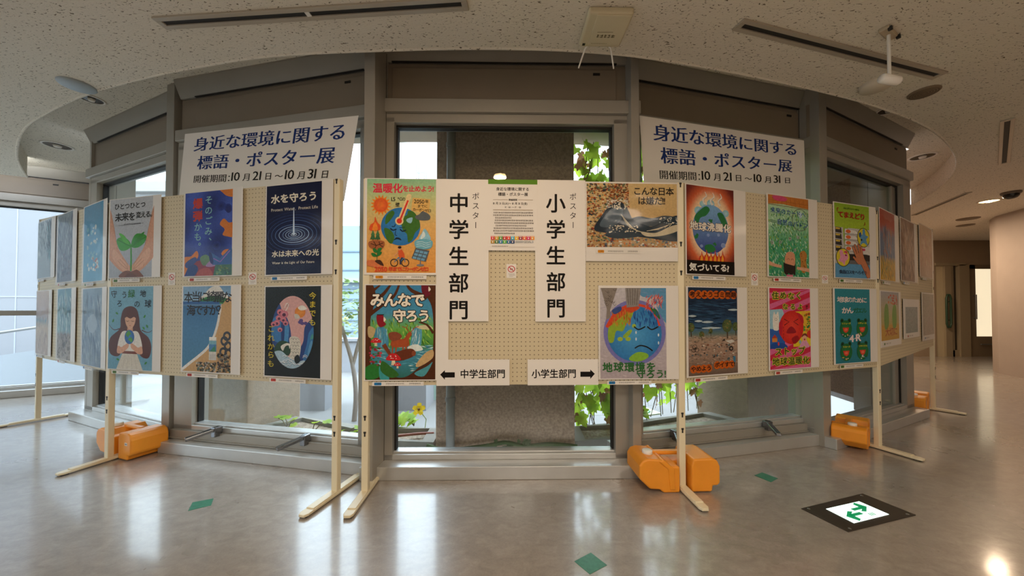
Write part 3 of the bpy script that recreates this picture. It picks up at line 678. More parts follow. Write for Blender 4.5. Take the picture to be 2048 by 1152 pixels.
p = F(2022, 384, CEIL); t = thing('dome_camera', 'black dome camera on the ceiling at far right', 'camera', p)
m = MB(); m.lathe([(.085, 0), (.085, -.02), (.078, -.03), (.0, -.03)], 28); m.build('base', mat('camera_base', '#6b5f52', .5), t)
m = MB(); m.lathe([(.07, -.03), (.066, -.055), (.05, -.075), (.027, -.087), (0, -.09)], 24); m.build('dome', mat('black_dome', '#17140f', .12), t)
# wireless access point with two antennas
a, b, c, d = [F(*q, CEIL) for q in ((1172, 12), (1262, 14), (1248, 82), (1160, 82))]
o = (a+b+c+d)/4; t = thing('access_point', 'white square wireless unit with two thin antennas on the ceiling', 'wireless unit', o, math.atan2(b.y-a.y, b.x-a.x))
m = MB(); m.box(-.115, .115, -.115, .115, -.035, 0); m.build('case', mat('ivory_plastic', '#cfc2a2', .45), t, bevel=.012, seg=3)
m = MB(); m.box(-.07, .105, -.105, .09, -.04, -.034); m.build('raised_cover', mat('ivory_plastic2', '#d2c5a6', .45), t, bevel=.003)
AP = (t, o)
for x, sx_ in ((-.055, -1), (.05, 1)):
    m = MB(); m.tube([(x, .11, -.02), (x+sx_*.02, .125, -.03), (x+sx_*.05, .17, -.115)], .006, 8, r2=.004); m.build('antenna', M_CAP, t)
m = MB(); m.box(-.1, -.085, .085, .1, -.0365, -.034); m.build('indicator', M_DARK, t)
# pendant sensor
p = F(1777, 63, CEIL); t = thing('pendant_sensor', 'white sensor hanging from a ceiling rod at upper right', 'sensor', p)
m = MB(); m.box(-.07, .07, -.022, .022, -.02, 0, 0, Matrix.Rotation(R(28), 4, 'Z')); m.build('bracket', mat('bracket_beige', '#b7a68c', .5), t, bevel=.006)
for q in (-.06, .06): m = MB(); m.box(q-.008, q+.008, -.03, -.014, -.03, -.012, 0, Matrix.Rotation(R(28), 4, 'Z')); m.build('clip', M_DARK, t)
e = D(1777, 152, p.y)-p
m = MB(); m.tube([(0, 0, -.02), (0, 0, e.z)], .008, 10); m.build('rod', M_CAP, t)
m = MB(); M = Matrix.Translation((.0, 0, e.z-.02)) @ Matrix.Rotation(R(100), 4, 'Y')
m.lathe([(0, -.05), (.018, -.05), (.024, -.04), (.024, .045), (.018, .055), (0, .056)], 20, 0, M); m.build('head', mat('white_gloss', '#f4efe8', .25), t)
disc('smoke_detector', 'beige round detector on the ceiling behind the pendant sensor', 'detector', 1752, 168, .085, mat('beige_detector', '#d8ccb8', .7), h=.03)
# ------------------------------------------------------------------ lettering and printed pictures
_gc = {}
def glyph(ch, off=0):
    k = ch
    if k not in _gc:
        c = bpy.data.curves.new('glyph', 'FONT'); c.body = ch; c.resolution_u = 2; c.offset = 0; c.fill_mode = 'FRONT'
        o = bpy.data.objects.new('glyph', c); COL.objects.link(o)
        me = bpy.data.meshes.new_from_object(o.evaluated_get(bpy.context.evaluated_depsgraph_get()))
        vs = [(v.co.x, v.co.y) for v in me.vertices]; fs = [tuple(p.vertices) for p in me.polygons]
        bpy.data.objects.remove(o); bpy.data.curves.remove(c); bpy.data.meshes.remove(me)
        xs = [v[0] for v in vs] or [0]
        _gc[k] = (vs, fs, min(xs), max(xs))
    return _gc[k]
def wide(ch): return ord(ch) > 0x2000
class Art:
    """flat print laid out on a sheet 100 units wide and H units high, y down"""
    def __init__(s, H=140.0): s.H = H; s.v, s.f, s.c, s.mi, s.k = [], [], [], [], 0
    def raw(s, vs, fs, cols, mi=0, clip=True):
        b = len(s.v); s.k += 1
        for q in vs:
            x, y = q[0], q[1]; dz = q[2] if len(q) > 2 else 0
            if clip: x, y = min(max(x, 0), 100), min(max(y, 0), s.H)
            s.v.append((x, y, s.k+dz))
        s.f += [tuple(b+i for i in f) for f in fs]; s.mi += [mi]*len(fs)
        if isinstance(cols, str): cols = [lin(cols)]*len(vs)
        s.c += [c if not isinstance(c, str) else lin(c) for c in cols]
    def poly(s, pts, col, mi=0, clip=True): s.raw(pts, [tuple(range(len(pts)))], col, mi, clip)
    def blob(s, pts, col, n=5): s.poly([(p.x, p.y) for p in spline([(x, y, 0) for x, y in pts], n, True)], col)
    def rect(s, x0, y0, x1, y1, col, mi=0): s.poly([(x0, y0), (x1, y0), (x1, y1), (x0, y1)], col, mi)
    def grid(s, fn, x0=0, y0=0, x1=100, y1=None, nx=12, ny=17):
        y1 = s.H if y1 is None else y1
        vs = [(x0+(x1-x0)*i/nx, y0+(y1-y0)*j/ny) for j in range(ny+1) for i in range(nx+1)]
        s.raw(vs, [(j*(nx+1)+i, j*(nx+1)+i+1, (j+1)*(nx+1)+i+1, (j+1)*(nx+1)+i) for j in range(ny) for i in range(nx)], [fn(x, y) for x, y in vs])
    def ramp(s, stops, **kw):
        st = [(p, lin(c)) for p, c in stops]
        def fn(x, y):
            t = (y-kw.get('y0', 0))/((kw.get('y1', s.H))-kw.get('y0', 0))
            for (a, ca), (b, cb) in zip(st, st[1:]):
                if t <= b: q = max(0, (t-a)/(b-a+1e-9)); return tuple(u+(v-u)*q for u, v in zip(ca, cb))
            return st[-1][1]
        s.grid(fn, **kw)
    def ell(s, cx, cy, rx, ry=None, col='#000000', col2=None, rot=0, n=36, fn=None, mi=0):
        ry = rx if ry is None else ry; vs, cs = [(cx, cy)], [lin(col2 or col)]; c, sn = math.cos(rot), math.sin(rot); rings = 4 if (col2 or fn) else 1
        for q in range(1, rings+1):
            f = q/rings
            for k in range(n):
                a = 2*math.pi*k/n; x, y = rx*f*math.cos(a), ry*f*math.sin(a); vs.append((cx+x*c-y*sn, cy+x*sn+y*c))
                cs.append(tuple(u+(v-u)*f for u, v in zip(lin(col2 or col), lin(col))))
        if fn: cs = [fn(x, y) for x, y in vs]
        fs = [(0, 1+k, 1+(k+1) % n) for k in range(n)]
        for q in range(rings-1): fs += [(1+q*n+k, 1+(q+1)*n+k, 1+(q+1)*n+(k+1) % n, 1+q*n+(k+1) % n) for k in range(n)]
        s.raw(vs, fs, cs, mi)
    def ring(s, cx, cy, rx, ry, w, col, n=40, a0=0, a1=2*math.pi): s.line([(cx+rx*math.cos(a0+(a1-a0)*k/n), cy+ry*math.sin(a0+(a1-a0)*k/n)) for k in range(n+1)], w, col)
    def line(s, pts, w, col, w2=None, smooth=False, mi=0, clip=True):
        if smooth: pts = [(p.x, p.y) for p in spline([(x, y, 0) for x, y in pts], 5)]
        n = len(pts); vs = []
        for i, (x, y) in enumerate(pts):
            ax, ay = pts[max(i-1, 0)]; bx, by = pts[min(i+1, n-1)]; dx, dy = bx-ax, by-ay; L = math.hypot(dx, dy) or 1
            ww = (w if w2 is None else w+(w2-w)*i/(n-1))/2; vs += [(x-dy/L*ww, y+dx/L*ww), (x+dy/L*ww, y-dx/L*ww)]
        s.raw(vs, [(2*i, 2*i+1, 2*i+3, 2*i+2) for i in range(n-1)], col, mi, clip)
    def text(s, st, x, y, size, col, bold=.02, vert=False, adv=1.0, out=None, ow=.06, sx=1.0, jit=0, slope=0, serif=0, mi=1, gap=.06):
        """x, y: top left corner of the first character cell; out: colour of an outline"""
        for off, cc in ([(bold+ow, out)] if out else [])+[(bold, col)]:
            rng = random.Random(len(st)*7+int(x)); px, py = x, y; V, Fc = [], []
            for ch in st:
                if ch == ' ': px, py = (px, py+size*.5) if vert else (px+size*.35, py); continue
                turn = vert and ch in 'ー〜～'
                vs, fs, a, b = glyph(ch)
                jr, jy = (rng.uniform(-jit, jit)*.25, rng.uniform(-jit, jit)*size) if jit else (0, 0)
                ox = 0 if wide(ch) else -a
                dirs = [(-serif, 0), (0, 0), (serif, 0)] if serif else ([(0, 0)] if off <= 0 else [(off*math.cos(q*math.pi/(3 if off < .045 else 6)), off*math.sin(q*math.pi/(3 if off < .045 else 6))) for q in range(6 if off < .045 else 12)]+[(0, 0)])
                for dj, (dx, dy) in enumerate(dirs):
                    bI = len(V)
                    for gx, gy in vs:
                        ux, uy = (gx+ox+dx), .88-gy+dy
                        if turn: ux, uy = 1-(uy-.0), ux
                        if vert and ch in '、。': ux, uy = ux+.55, uy-.55
                        if jr: ux, uy = .5+(ux-.5)*math.cos(jr)-(uy-.5)*math.sin(jr), .5+(ux-.5)*math.sin(jr)+(uy-.5)*math.cos(jr)
                        V.append((px+ux*size*sx, py+uy*size+jy+slope*(px-x), dj*.3))
                    Fc += [tuple(bI+i for i in f) for f in fs]
                if vert: py += size*adv
                else: px += size*sx*(adv if wide(ch) else (b-a+gap))
            if V: s.raw(V, Fc, cc, mi, False); s.k += 4
    def scribble(s, x0, y0, x1, y1, rows, col, seed=0, fill=.6):
        rng = random.Random(seed); h = (y1-y0)/rows; V, Fc = [], []
        for r in range(rows):
            x = x0+rng.uniform(0, h); yy = y0+r*h
            xe = x1 if r % 3 != 2 else x0+(x1-x0)*rng.uniform(.4, .9)
            while x < xe:
                w = h*rng.uniform(.3, .6)
                for k in range(2):
                    yk = yy+h*(.1+.3*k)+rng.uniform(0, h*.08); b = len(V); V += [(x, yk), (x+w, yk), (x+w, yk+h*.13), (x, yk+h*.13)]; Fc.append((b, b+1, b+2, b+3))
                xm = x+w*rng.uniform(.2, .7); b = len(V); V += [(xm, yy+h*.05), (xm+h*.1, yy+h*.05), (xm+h*.1, yy+h*fill), (xm, yy+h*fill)]; Fc.append((b, b+1, b+2, b+3))
                x += w+h*.16
        s.raw(V, Fc, col, 1)
    def emit(s, name, parent, x0, z1, w, h, y0, mats, step=3.5e-5):
        """print the layout on the rectangle x0..x0+w, z1-h..z1 of the parent's front (towards -y): picture, then lettering as its child"""
        made = None
        for mi, nm in ((0, name), (1, 'lettering')):
            fs = [f for f, m in zip(s.f, s.mi) if m == mi]
            if not fs: continue
            idx = sorted({i for f in fs for i in f}); re = {o: k for k, o in enumerate(idx)}
            vs = [(x0+s.v[i][0]/100*w, -(y0+s.v[i][2]*step), z1-s.v[i][1]/s.H*h) for i in idx]
            me = bpy.data.meshes.new(nm); me.from_pydata(vs, [], [tuple(re[i] for i in f) for f in fs]); me.materials.append(mats[mi])
            at = me.color_attributes.new('Col', 'FLOAT_COLOR', 'POINT'); buf = []
            for i in idx: buf += [*s.c[i], 1]
            at.data.foreach_set('color', buf); me.update()
            o = bpy.data.objects.new(nm, me); COL.objects.link(o); o.parent = parent
            made = made or o
        return made

def wrinkle(mb, x0, x1, z0, z1, y, amp, seed, nx=18, nz=26):
    vs = []
    for j in range(nz+1):
        for i in range(nx+1):
            u, v = i/nx, j/nz; p = Vector((u*2.2+seed, v*5.0, seed*1.7))
            e = min(1, 6*u, 6*(1-u))
            vs.append((x0+(x1-x0)*u, -(y+amp*e*(1+noise.noise(p*1.5)+.6*noise.noise(p*4+Vector((v*3, u*2, 0))))), z0+(z1-z0)*v))
    mb.add(vs, [(j*(nx+1)+i, j*(nx+1)+i+1, (j+1)*(nx+1)+i+1, (j+1)*(nx+1)+i) for j in range(nz) for i in range(nx)], 0, None, True)

BADGE = {'g': '#4d7a35', 'r': '#b5382c', 'b': '#1f74b0', 'o': '#d58a1c'}
def poster(key, label, pic, paper, art, badge='g', sleeve=.0006, cap=None, name='poster', mats=None, bulge=0, group='children\'s posters pinned to the panels'):
    """pic: (xl, yl_top, yl_bot, xr, yr_top, yr_bot) pixels; paper: (x_left, x_right, top_extra, bottom_extra[m])"""
    xl, a, b, xr, c, d = pic
    s0, z0 = hit(key, xl, a, -.021); _, z1 = hit(key, xl, b, -.021); s1, z2 = hit(key, xr, c, -.021); _, z3 = hit(key, xr, d, -.021)
    zt, zb = (z0+z2)/2, (z1+z3)/2; ps, _ = hit(key, paper[0], a, -.021); pe, _ = hit(key, paper[1], a, -.021)
    W = PL[key][2]; ps = max(ps, -.016); pe = min(pe, W-.02 if key != 'L3' else W-.024); s0 = max(s0, ps+.004)
    bx, rz = place(key, (ps+pe)/2, -.0192, zb-paper[3]); t = thing(name, label, 'poster', bx, rz, group)
    off = (ps+pe)/2; H = zt-zb+paper[2]+paper[3]; x0, x1 = ps-off, pe-off
    # sheet: the free right edge lifts a little off the board
    m = MB(); nx = 10; lift = lambda u: .0006+bulge*max(0, (u-.8)/.2)**2
    vs = [(x0+(x1-x0)*i/nx, -lift(i/nx)-th, z) for th in (0, .0005) for z in (0, H) for i in range(nx+1)]; q = nx+1
    fs = [(i, i+1, q+i+1, q+i) for i in range(nx)]+[(2*q+i, 3*q+i, 3*q+i+1, 2*q+i+1) for i in range(nx)]+[(i, 2*q+i, 2*q+i+1, i+1) for i in range(nx)]+[(q+i, q+i+1, 3*q+i+1, 3*q+i) for i in range(nx)]+[(0, q, 3*q, 2*q), (nx, 2*q+nx, 3*q+nx, q+nx)]
    m.add(vs, fs); m.build('sheet', M_PAPER, t)
    p0, p1 = s0-off, s1-off
    art.emit('picture', t, p0, paper[3]+zt-zb, p1-p0, zt-zb, .0014, mats or (M_INK, M_PLAIN))
    if cap != 0:
        ca = Art(8.5); cw = .26 if cap is None else cap
        ca.rect(0, 0, 100, 8.5, '#e6e1da'); bc = BADGE[badge]
        ca.poly([(4, 2), (5, 1.2), (17, 1.2), (18, 2), (18, 6.5), (17, 7.3), (5, 7.3), (4, 6.5)], bc)
        ca.scribble(7, 2.6, 15, 6.2, 1, '#5a4030', 2, .9); ca.scribble(24, 2.2, 60, 6.4, 1, '#6a625a', 5, .9); ca.scribble(70, 2.2, 92, 6.4, 1, '#4a443e', 9, .9)
        cx = p0+(p1-p0)*.10; ch = .0225
        ca.emit('caption_label', t, cx, -.006+.0+max(.0, paper[3]-.008), cw, ch, .0034, (M_PLAIN, M_PLAIN))
    if sleeve:
        m = MB(); wrinkle(m, x0, x1, -.02, H-.002, .0058 if sleeve < .001 else .0066, sleeve, key.__hash__() % 3+pic[0]*.01 if False else pic[0]*.013+pic[1]*.007)
        m.build('clear_sleeve', M_SLEEVE, t, fix=False)
    return t
def cont(A, cx, cy, r, col, seed, n=9, j=.45):
    rng = random.Random(seed); A.blob([(cx+r*math.cos(6.283*k/n)*rng.uniform(1-j, 1+j), cy+r*1.1*math.sin(6.283*k/n)*rng.uniform(1-j, 1+j)) for k in range(n)], col)
def leafy(A, x, y, L, ang, w, col, vein=None):
    c, s = math.cos(ang), math.sin(ang); P = [(0, 0), (.25, -.8), (.6, -1), (1, -.1), (.75, .55), (.3, .6)]
    A.blob([(x+L*u*c-w*v*s, y+L*u*s+w*v*c) for u, v in P], col)
    if vein: A.line([(x, y), (x+L*.95*c, y+L*.95*s)], L*.04, vein)
def flame(A, x, y, w, h, c1, c2=None):
    A.blob([(x-w*.5, y), (x-w*.45, y-h*.4), (x-w*.1, y-h*.6), (x, y-h), (x+w*.2, y-h*.62), (x+w*.5, y-h*.35), (x+w*.4, y)], c1)
    if c2: A.blob([(x-w*.25, y), (x-w*.2, y-h*.3), (x, y-h*.6), (x+w*.25, y-h*.25), (x+w*.2, y)], c2)
def dots(A, n, x0, y0, x1, y1, r0, r1, cols, seed, k=7):
    rng = random.Random(seed); V, Fc, C = [], [], []
    for _ in range(n):
        x, y, r, c = rng.uniform(x0, x1), rng.uniform(y0, y1), rng.uniform(r0, r1), lin(rng.choice(cols)); b = len(V); a0 = rng.uniform(0, 6); e = rng.uniform(.5, 1)
        V += [(x+r*math.cos(a0+6.283*i/k), y+r*e*math.sin(a0+6.283*i/k)) for i in range(k)]; C += [c]*k; Fc.append(tuple(range(b, b+k)))
    A.raw(V, Fc, C)
def strokes(A, n, x0, y0, x1, y1, L, w, cols, seed, ang=0, spread=.4):
    rng = random.Random(seed); V, Fc, C = [], [], []
    for _ in range(n):
        x, y, a, l, c = rng.uniform(x0, x1), rng.uniform(y0, y1), ang+rng.uniform(-spread, spread), L*rng.uniform(.5, 1.2), lin(rng.choice(cols)); b = len(V)
        dx, dy = math.cos(a)*l/2, math.sin(a)*l/2; nx, ny = -math.sin(a)*w/2, math.cos(a)*w/2
        V += [(x-dx, y-dy), (x-dx*.2+nx, y-dy*.2+ny), (x+dx, y+dy), (x-dx*.2-nx, y-dy*.2-ny)]; C += [c]*4; Fc.append((b, b+1, b+2, b+3))
    A.raw(V, Fc, C)

# --- left panel
def art_sprout():
    A = Art(150); A.ramp([(0, '#c3c8cf'), (.6, '#b5bcc6'), (1, '#a9b1bd')])
    for m in (0, 1):
        f = (lambda x: 100-x) if m else (lambda x: x)
        P = lambda L: [(f(x), y) for x, y in L]
        A.blob(P([(-2, 20), (3, 25), (12, 60), (20, 92), (40, 120), (50, 132), (44, 142), (28, 138), (8, 122), (-4, 105), (-4, 60)]), '#d8a184')
        A.blob(P([(10, 96), (30, 112), (46, 130), (40, 140), (22, 128), (8, 112)]), '#e2b193')
        for k in range(3): A.line(P([(20+k*5, 118-k*3), (32+k*5, 128-k*2), (44, 136-k)]), .8, '#b87f63')
        A.line(P([(1, 24), (11, 60), (19, 92)]), .7, '#b98468')
    A.blob([(26, 150), (30, 141), (42, 137), (52, 139), (64, 136), (74, 143), (76, 151)], '#7c4a34'); A.blob([(38, 150), (45, 142), (56, 143), (64, 150)], '#6a3d2b')
    A.line([(51, 138), (51, 115), (50, 88)], 3.6, '#3f9a2c'); leafy(A, 50, 92, 36, R(205), 15, '#3ea62a', '#2c7d20'); leafy(A, 51, 92, 38, R(-28), 15, '#359b28', '#2a7720')
    A.blob([(22, 66), (34, 70), (46, 86), (36, 84)], '#54bb38'); A.blob([(80, 66), (68, 72), (56, 88), (70, 82)], '#2f8a22')
    A.text('ひとつひとつ', 10, 8, 12.5, '#1c1c1e', .022, jit=.03, adv=.95); A.text('未来を', 12, 26, 17, '#1c1c1e', .026, jit=.03, adv=.9); A.text('変える。', 60, 27, 12.5, '#1c1c1e', .024, adv=.84)
    A.line([(20, 51), (78, 49)], .5, '#55565c'); A.scribble(32, 47.5, 70, 52.5, 1, '#55565c', 3)
    return A
def art_girl():
    A = Art(153); A.ramp([(0, '#79afc8'), (1, '#6fa5bf')])
    hair = '#5b2e26'
    A.blob([(50, 36), (34, 42), (28, 60), (26, 78), (4, 96), (2, 118), (10, 128), (26, 128), (38, 112), (62, 112), (76, 128), (92, 130), (98, 112), (92, 94), (74, 80), (70, 58), (64, 42)], hair)
    A.line([(26, 78), (12, 80), (0, 70)], 2, hair, .6, True); A.line([(76, 80), (90, 84), (99, 80)], 2, hair, .6, True)
    A.poly([(44, 74), (56, 74), (57, 90), (43, 90)], '#d29b7c'); A.blob([(39, 50), (61, 50), (61, 66), (56, 75), (50, 79), (44, 75), (39, 66)], '#dfae90')
    A.blob([(36, 58), (38, 44), (50, 39), (62, 44), (64, 58), (58, 56), (50, 59), (42, 56)], hair)
    for x in (44, 56): A.line([(x-3, 63), (x, 64.5), (x+3, 63)], .9, '#3c1f1a', None, True)
    A.line([(48, 71.5), (50, 72.3), (52, 71.5)], .9, '#b3573f')
    A.blob([(30, 86), (42, 82), (50, 88), (58, 82), (70, 86), (78, 112), (66, 116), (64, 124), (36, 124), (34, 116), (22, 112)], '#e9e4dc')
    A.poly([(34, 122), (66, 122), (80, 153), (20, 153)], '#d9d3c6')
    for k in range(4): A.line([(40+k*7, 126), (34+k*11, 152)], .6, '#bdb6a8')
    A.poly([(34, 119), (66, 119), (67, 124), (33, 124)], '#7b3b2c')
    for m in (0, 1):
        f = (lambda x: 100-x) if m else (lambda x: x)
        A.blob([(f(x), y) for x, y in [(23, 110), (31, 112), (38, 108), (47, 104), (47, 112), (40, 118), (30, 124), (21, 122)]], '#dba588')
    A.ell(49, 93, 11, 13, '#2d63a5', '#3f82c4'); cont(A, 46, 88, 4.5, '#4f9a45', 2); cont(A, 52, 97, 4, '#4f9a45', 5)
    for x, y, a in [(16, 48, .5), (12, 60, 2), (84, 52, 2.2), (86, 70, 1), (20, 134, .4), (84, 142, 5.6), (78, 74, .8)]: leafy(A, x, y, 7, a, 2.2, '#3d8a3c')
    for ch, x, y, s, c in [('守', 4, 6, 15, '#1d2730'), ('ろ', 18, 24, 14, '#1d2730'), ('う', 29, 8, 14, '#1d2730'), ('緑', 44, 5, 16, '#2f7d35'), ('の', 58, 25, 14, '#1d2730'), ('地', 71, 6, 14, '#1d2730'), ('球', 82, 24, 15, '#1d2730')]:
        A.text(ch, x, y, s, c, .012)
    return A
def art_bomb():
    A = Art(160); A.grid(lambda x, y: tuple(lin('#24357c')[i]+(lin('#4a63c0')[i]-lin('#24357c')[i])*max(0, min(1, .5+.6*math.sin(x*.07+y*.03)*math.cos(y*.045-x*.02))) for i in range(3)), nx=16, ny=24)
    o = '#d98038'
    A.blob([(74, -2), (102, -2), (102, 14), (88, 12), (80, 6)], o); A.blob([(74, 64), (82, 54), (92, 62), (102, 64), (102, 88), (90, 88), (80, 84), (84, 74)], o)
    A.blob([(78, 120), (86, 112), (102, 114), (102, 124), (88, 126)], o); A.blob([(-2, 126), (14, 122), (26, 112), (30, 122), (22, 132), (12, 134), (4, 152), (-2, 160)], o)
    for x, y, r in [(76, 30, 10), (90, 34, 8), (68, 104, 9)]: A.ell(x, y, r, r*.9, '#2c3f92', '#1d2a68')
    A.ell(92, 38, 6, 6, '#2b3577')
    A.blob([(20, 160), (12, 140), (26, 132), (48, 130), (64, 134), (70, 148), (66, 160)], '#8e3f52'); A.blob([(28, 160), (34, 148), (52, 146), (60, 160)], '#b05a5a')
    A.blob([(2, 136), (12, 128), (24, 124), (26, 132), (14, 142), (4, 144)], '#36508f'); A.blob([(6, 160), (8, 144), (22, 138), (30, 146), (24, 158), (14, 164)], '#2f4a86')
    A.blob([(34, 126), (46, 120), (56, 128), (52, 138), (40, 140)], '#6a8f6e'); A.blob([(46, 142), (58, 130), (72, 128), (66, 142)], '#a888b8')
    A.poly([(56, 116), (76, 128), (98, 108), (102, 112), (102, 140), (60, 140)], '#3c67a8'); A.line([(62, 128), (76, 135), (96, 114)], 1.6, '#a070c8'); A.poly([(66, 140), (100, 140), (100, 160), (62, 160)], '#4b7a6c')
    dots(A, 26, 68, 142, 98, 158, 1.5, 3.5, ['#6a9a7c', '#88a070', '#3f6a78'], 4); A.blob([(52, 118), (58, 118), (62, 136), (56, 136)], '#2c3c7a')
    A.text('そのごみ、', 42, 8, 17, '#8fc6c8', .012, True, 1.16); A.text('爆弾', 17, 11, 21, '#c8463c', .035, True, 1.14); A.text('かも。', 20, 58, 17, '#8fc6c8', .014, True, 1.1)
    return A
def art_sea():
    A = Art(142); A.ramp([(0, '#6f9cc4'), (.18, '#9bbfdb'), (.22, '#3f74a6'), (.5, '#4b83b2'), (1, '#4f86a8')])
    A.blob([(36, 24), (46, 12), (58, 2), (74, 0), (84, 10), (96, 24)], '#e6e4dc'); A.blob([(-4, -4), (44, -3), (52, 6), (34, 12), (6, 8)], '#86aed2')
    A.blob([(34, 26), (48, 18), (70, 16), (102, 24), (102, 30), (60, 28)], '#3f8a46'); A.rect(-1, 25, 76, 30, '#2f62a0')
    A.blob([(102, 26), (84, 28), (78, 42), (74, 62), (66, 84), (54, 102), (36, 116), (18, 128), (-4, 142), (50, 150), (104, 146)], '#c9a06a', 4)
    A.line([(82, 30), (77, 42), (73, 62), (65, 84), (53, 102), (35, 116), (17, 128), (-2, 141)], 4.5, '#e9e6df', None, True)
    A.poly([(80, 30), (101, 27), (101, 140), (78, 142)], '#caa26c')
    A.rect(56, 84, 71, 122, '#d8d6cf'); A.rect(56, 91, 71, 108, '#4f86b8'); A.rect(56, 90, 71, 96, '#7fb4c4'); A.poly([(57, 108), (68, 98), (70, 108)], '#3f8a6a'); A.rect(57, 84, 70, 89, '#f0eee8')
    for k in range(5): A.line([(57, 113+k*2), (70, 112.5+k*2)], .5, '#8a8a88')
    for x, y in [(92, 82), (87, 90), (94, 98), (85, 108), (95, 110)]: A.ring(x, y, 6, 6, 4, '#41444c', 16)
    dots(A, 150, 74, 112, 99, 141, 1, 3, ['#4a3a2c', '#7c5a3a', '#8f8a7c', '#5b6a58', '#b08a5c', '#35302c'], 6); dots(A, 110, 30, 126, 70, 141, 1, 2.8, ['#4a3a2c', '#7c6a4a', '#d8cfbd', '#5b6a58', '#35302c'], 8)
    A.text('本当に綺麗な', 2, 8, 19.5, '#231c1e', .016, adv=.82, jit=.05); A.text('海ですか？', 8, 30, 19, '#231c1e', .02, adv=.82, jit=.05)
    return A
def art_water():
    A = Art(160); A.grid(lambda x, y: tuple(lin('#10173a')[i]*(1+.9*math.exp(-((x-50)/45)**2-((y-92)/40)**2)) for i in range(3)))
    for k, (rx, w, c) in enumerate([(5, 1.0, '#b9cfe8'), (10, .9, '#8fb0d8'), (15, .9, '#a8c4e4'), (20, .9, '#7f9fc8'), (27, 1.1, '#9fbce0'), (34, .9, '#5f80b8'), (41, .8, '#486aa4'), (48, .7, '#34508c'), (56, .8, '#2a427a'), (64, .7, '#223768')]):
        A.ring(51, 90, rx, rx*.52 if k < 6 else rx*.62, w, c, 48)
    A.poly([(50, 42), (51.2, 42), (53, 90), (49, 90)], '#a9c4e6'); A.poly([(50.3, 42), (50.9, 42), (51.6, 88), (50.2, 88)], '#e4eefa'); A.ell(51, 89, 3, 2, '#cfe0f4')
    A.text('水を守ろう', 8, 16, 17, '#e9e2cf', .03); A.text('Protect Water,  Protect Life', 9, 40, 7.4, '#d8d2c4', .012, sx=.95)
    A.text('水は未来への光', 11, 117, 12.2, '#e9e2cf', .026); A.text('Water is the Light of Our Future', 12, 136, 6, '#d8d2c4', .01, sx=.92)
    return A
def art_moon():
    A = Art(162); A.rect(0, 0, 100, 162, '#161714'); ins = lambda x, y: None
    E = (50, 82, 38, 65)
    A.ell(*E, '#d9a8a4', n=56)
    def ec(pts):  # keep the shapes inside the oval
        out = []
        for x, y in pts:
            dx, dy = (x-E[0])/E[2], (y-E[1])/E[3]; q = math.hypot(dx, dy)
            out.append((E[0]+dx/q*E[2], E[1]+dy/q*E[3]) if q > 1 else (x, y))
        return out
    def B(pts, c): A.poly(ec([(p.x, p.y) for p in spline([(x, y, 0) for x, y in pts], 6, True)]), c)
    B([(10, 60), (18, 34), (26, 30), (32, 46), (42, 60), (48, 86), (46, 112), (30, 120), (8, 110)], '#2f4a86'); B([(14, 60), (26, 52), (36, 66), (34, 96), (20, 100), (8, 84)], '#3f7cb8')
    B([(36, 70), (44, 72), (42, 104), (36, 104)], '#4a8cc6'); B([(30, 62), (36, 66), (35, 104), (31, 104)], '#27407a')
    B([(88, 56), (80, 62), (72, 74), (70, 98), (62, 116), (60, 136), (74, 150), (96, 120), (96, 60)], '#2c4684'); B([(90, 74), (80, 82), (76, 104), (70, 128), (74, 142), (92, 120)], '#3c78b4'); B([(84, 96), (78, 118), (80, 132), (88, 112)], '#5f9ccc'); B([(86, 84), (82, 94), (88, 92)], '#4d9a94')
    for x, y, r in [(28, 46, 6), (35, 50, 7.5), (26, 57, 6), (34, 60, 5.5), (22, 66, 6), (38, 66, 5), (16, 68, 5), (28, 78, 4.5)]:
        A.ell(x, y, r, r*.9, '#c8687c', '#e0a0a8'); A.ell(x, y+1, r*.45, r*.42, '#5a2c4a')
    for x, y in [(64, 64), (68, 66), (74, 66), (66, 61)]: A.ell(x, y, 3.5, 3, '#5c4a86')
    A.ell(64, 46, 9.5, 10, '#d9812c', '#e89a40'); A.blob([(60, 38), (68, 34), (76, 40), (66, 43)], '#e9e6de'); A.blob([(54, 50), (60, 50), (64, 56), (56, 58)], '#cfcac0')
    A.line([(36, 38), (40, 30), (43, 34), (38, 44)], 1.2, '#e9e6e0', None, True); A.line([(43, 30), (40, 36)], .7, '#8a8a88')
    B([(20, 108), (30, 98), (46, 102), (48, 118), (36, 130), (18, 126)], '#2c4a38'); A.blob([(30, 108), (40, 102), (47, 104), (46, 112), (44, 106), (38, 108), (34, 116)], '#e4e2da')
    B([(46, 92), (62, 92), (66, 112), (58, 140), (44, 138), (48, 116)], '#d8d4c8')
    for k in range(7):
        for j in range(3): A.ring(50+j*5+(k % 2)*2, 96+k*6, 3, 3, .5, '#6a6a66', 10, math.pi, 2*math.pi)
    B([(16, 122), (30, 116), (46, 128), (60, 134), (74, 132), (76, 148), (52, 152), (24, 146)], '#a9c6d8'); 
    for k in range(26):
        rng = random.Random(k); x, y = rng.uniform(22, 72), rng.uniform(124, 144); A.line(ec([(x, y), (x+4, y-2.5), (x+8, y)]), .7, '#eef2f4', None, True); A.line(ec([(x, y+1.4), (x+4, y-1), (x+8, y+1.4)]), .4, '#4a6a8a', None, True)
    A.blob([(56, 126), (62, 122), (66, 132), (60, 138), (56, 134)], '#141714')
    A.text('今までも', 80, 10, 13, '#d8c42a', .012, True, 1.22, jit=.05); A.text('これからも', 6, 70, 13.5, '#c8b428', .012, True, 1.16, jit=.05)
    return A
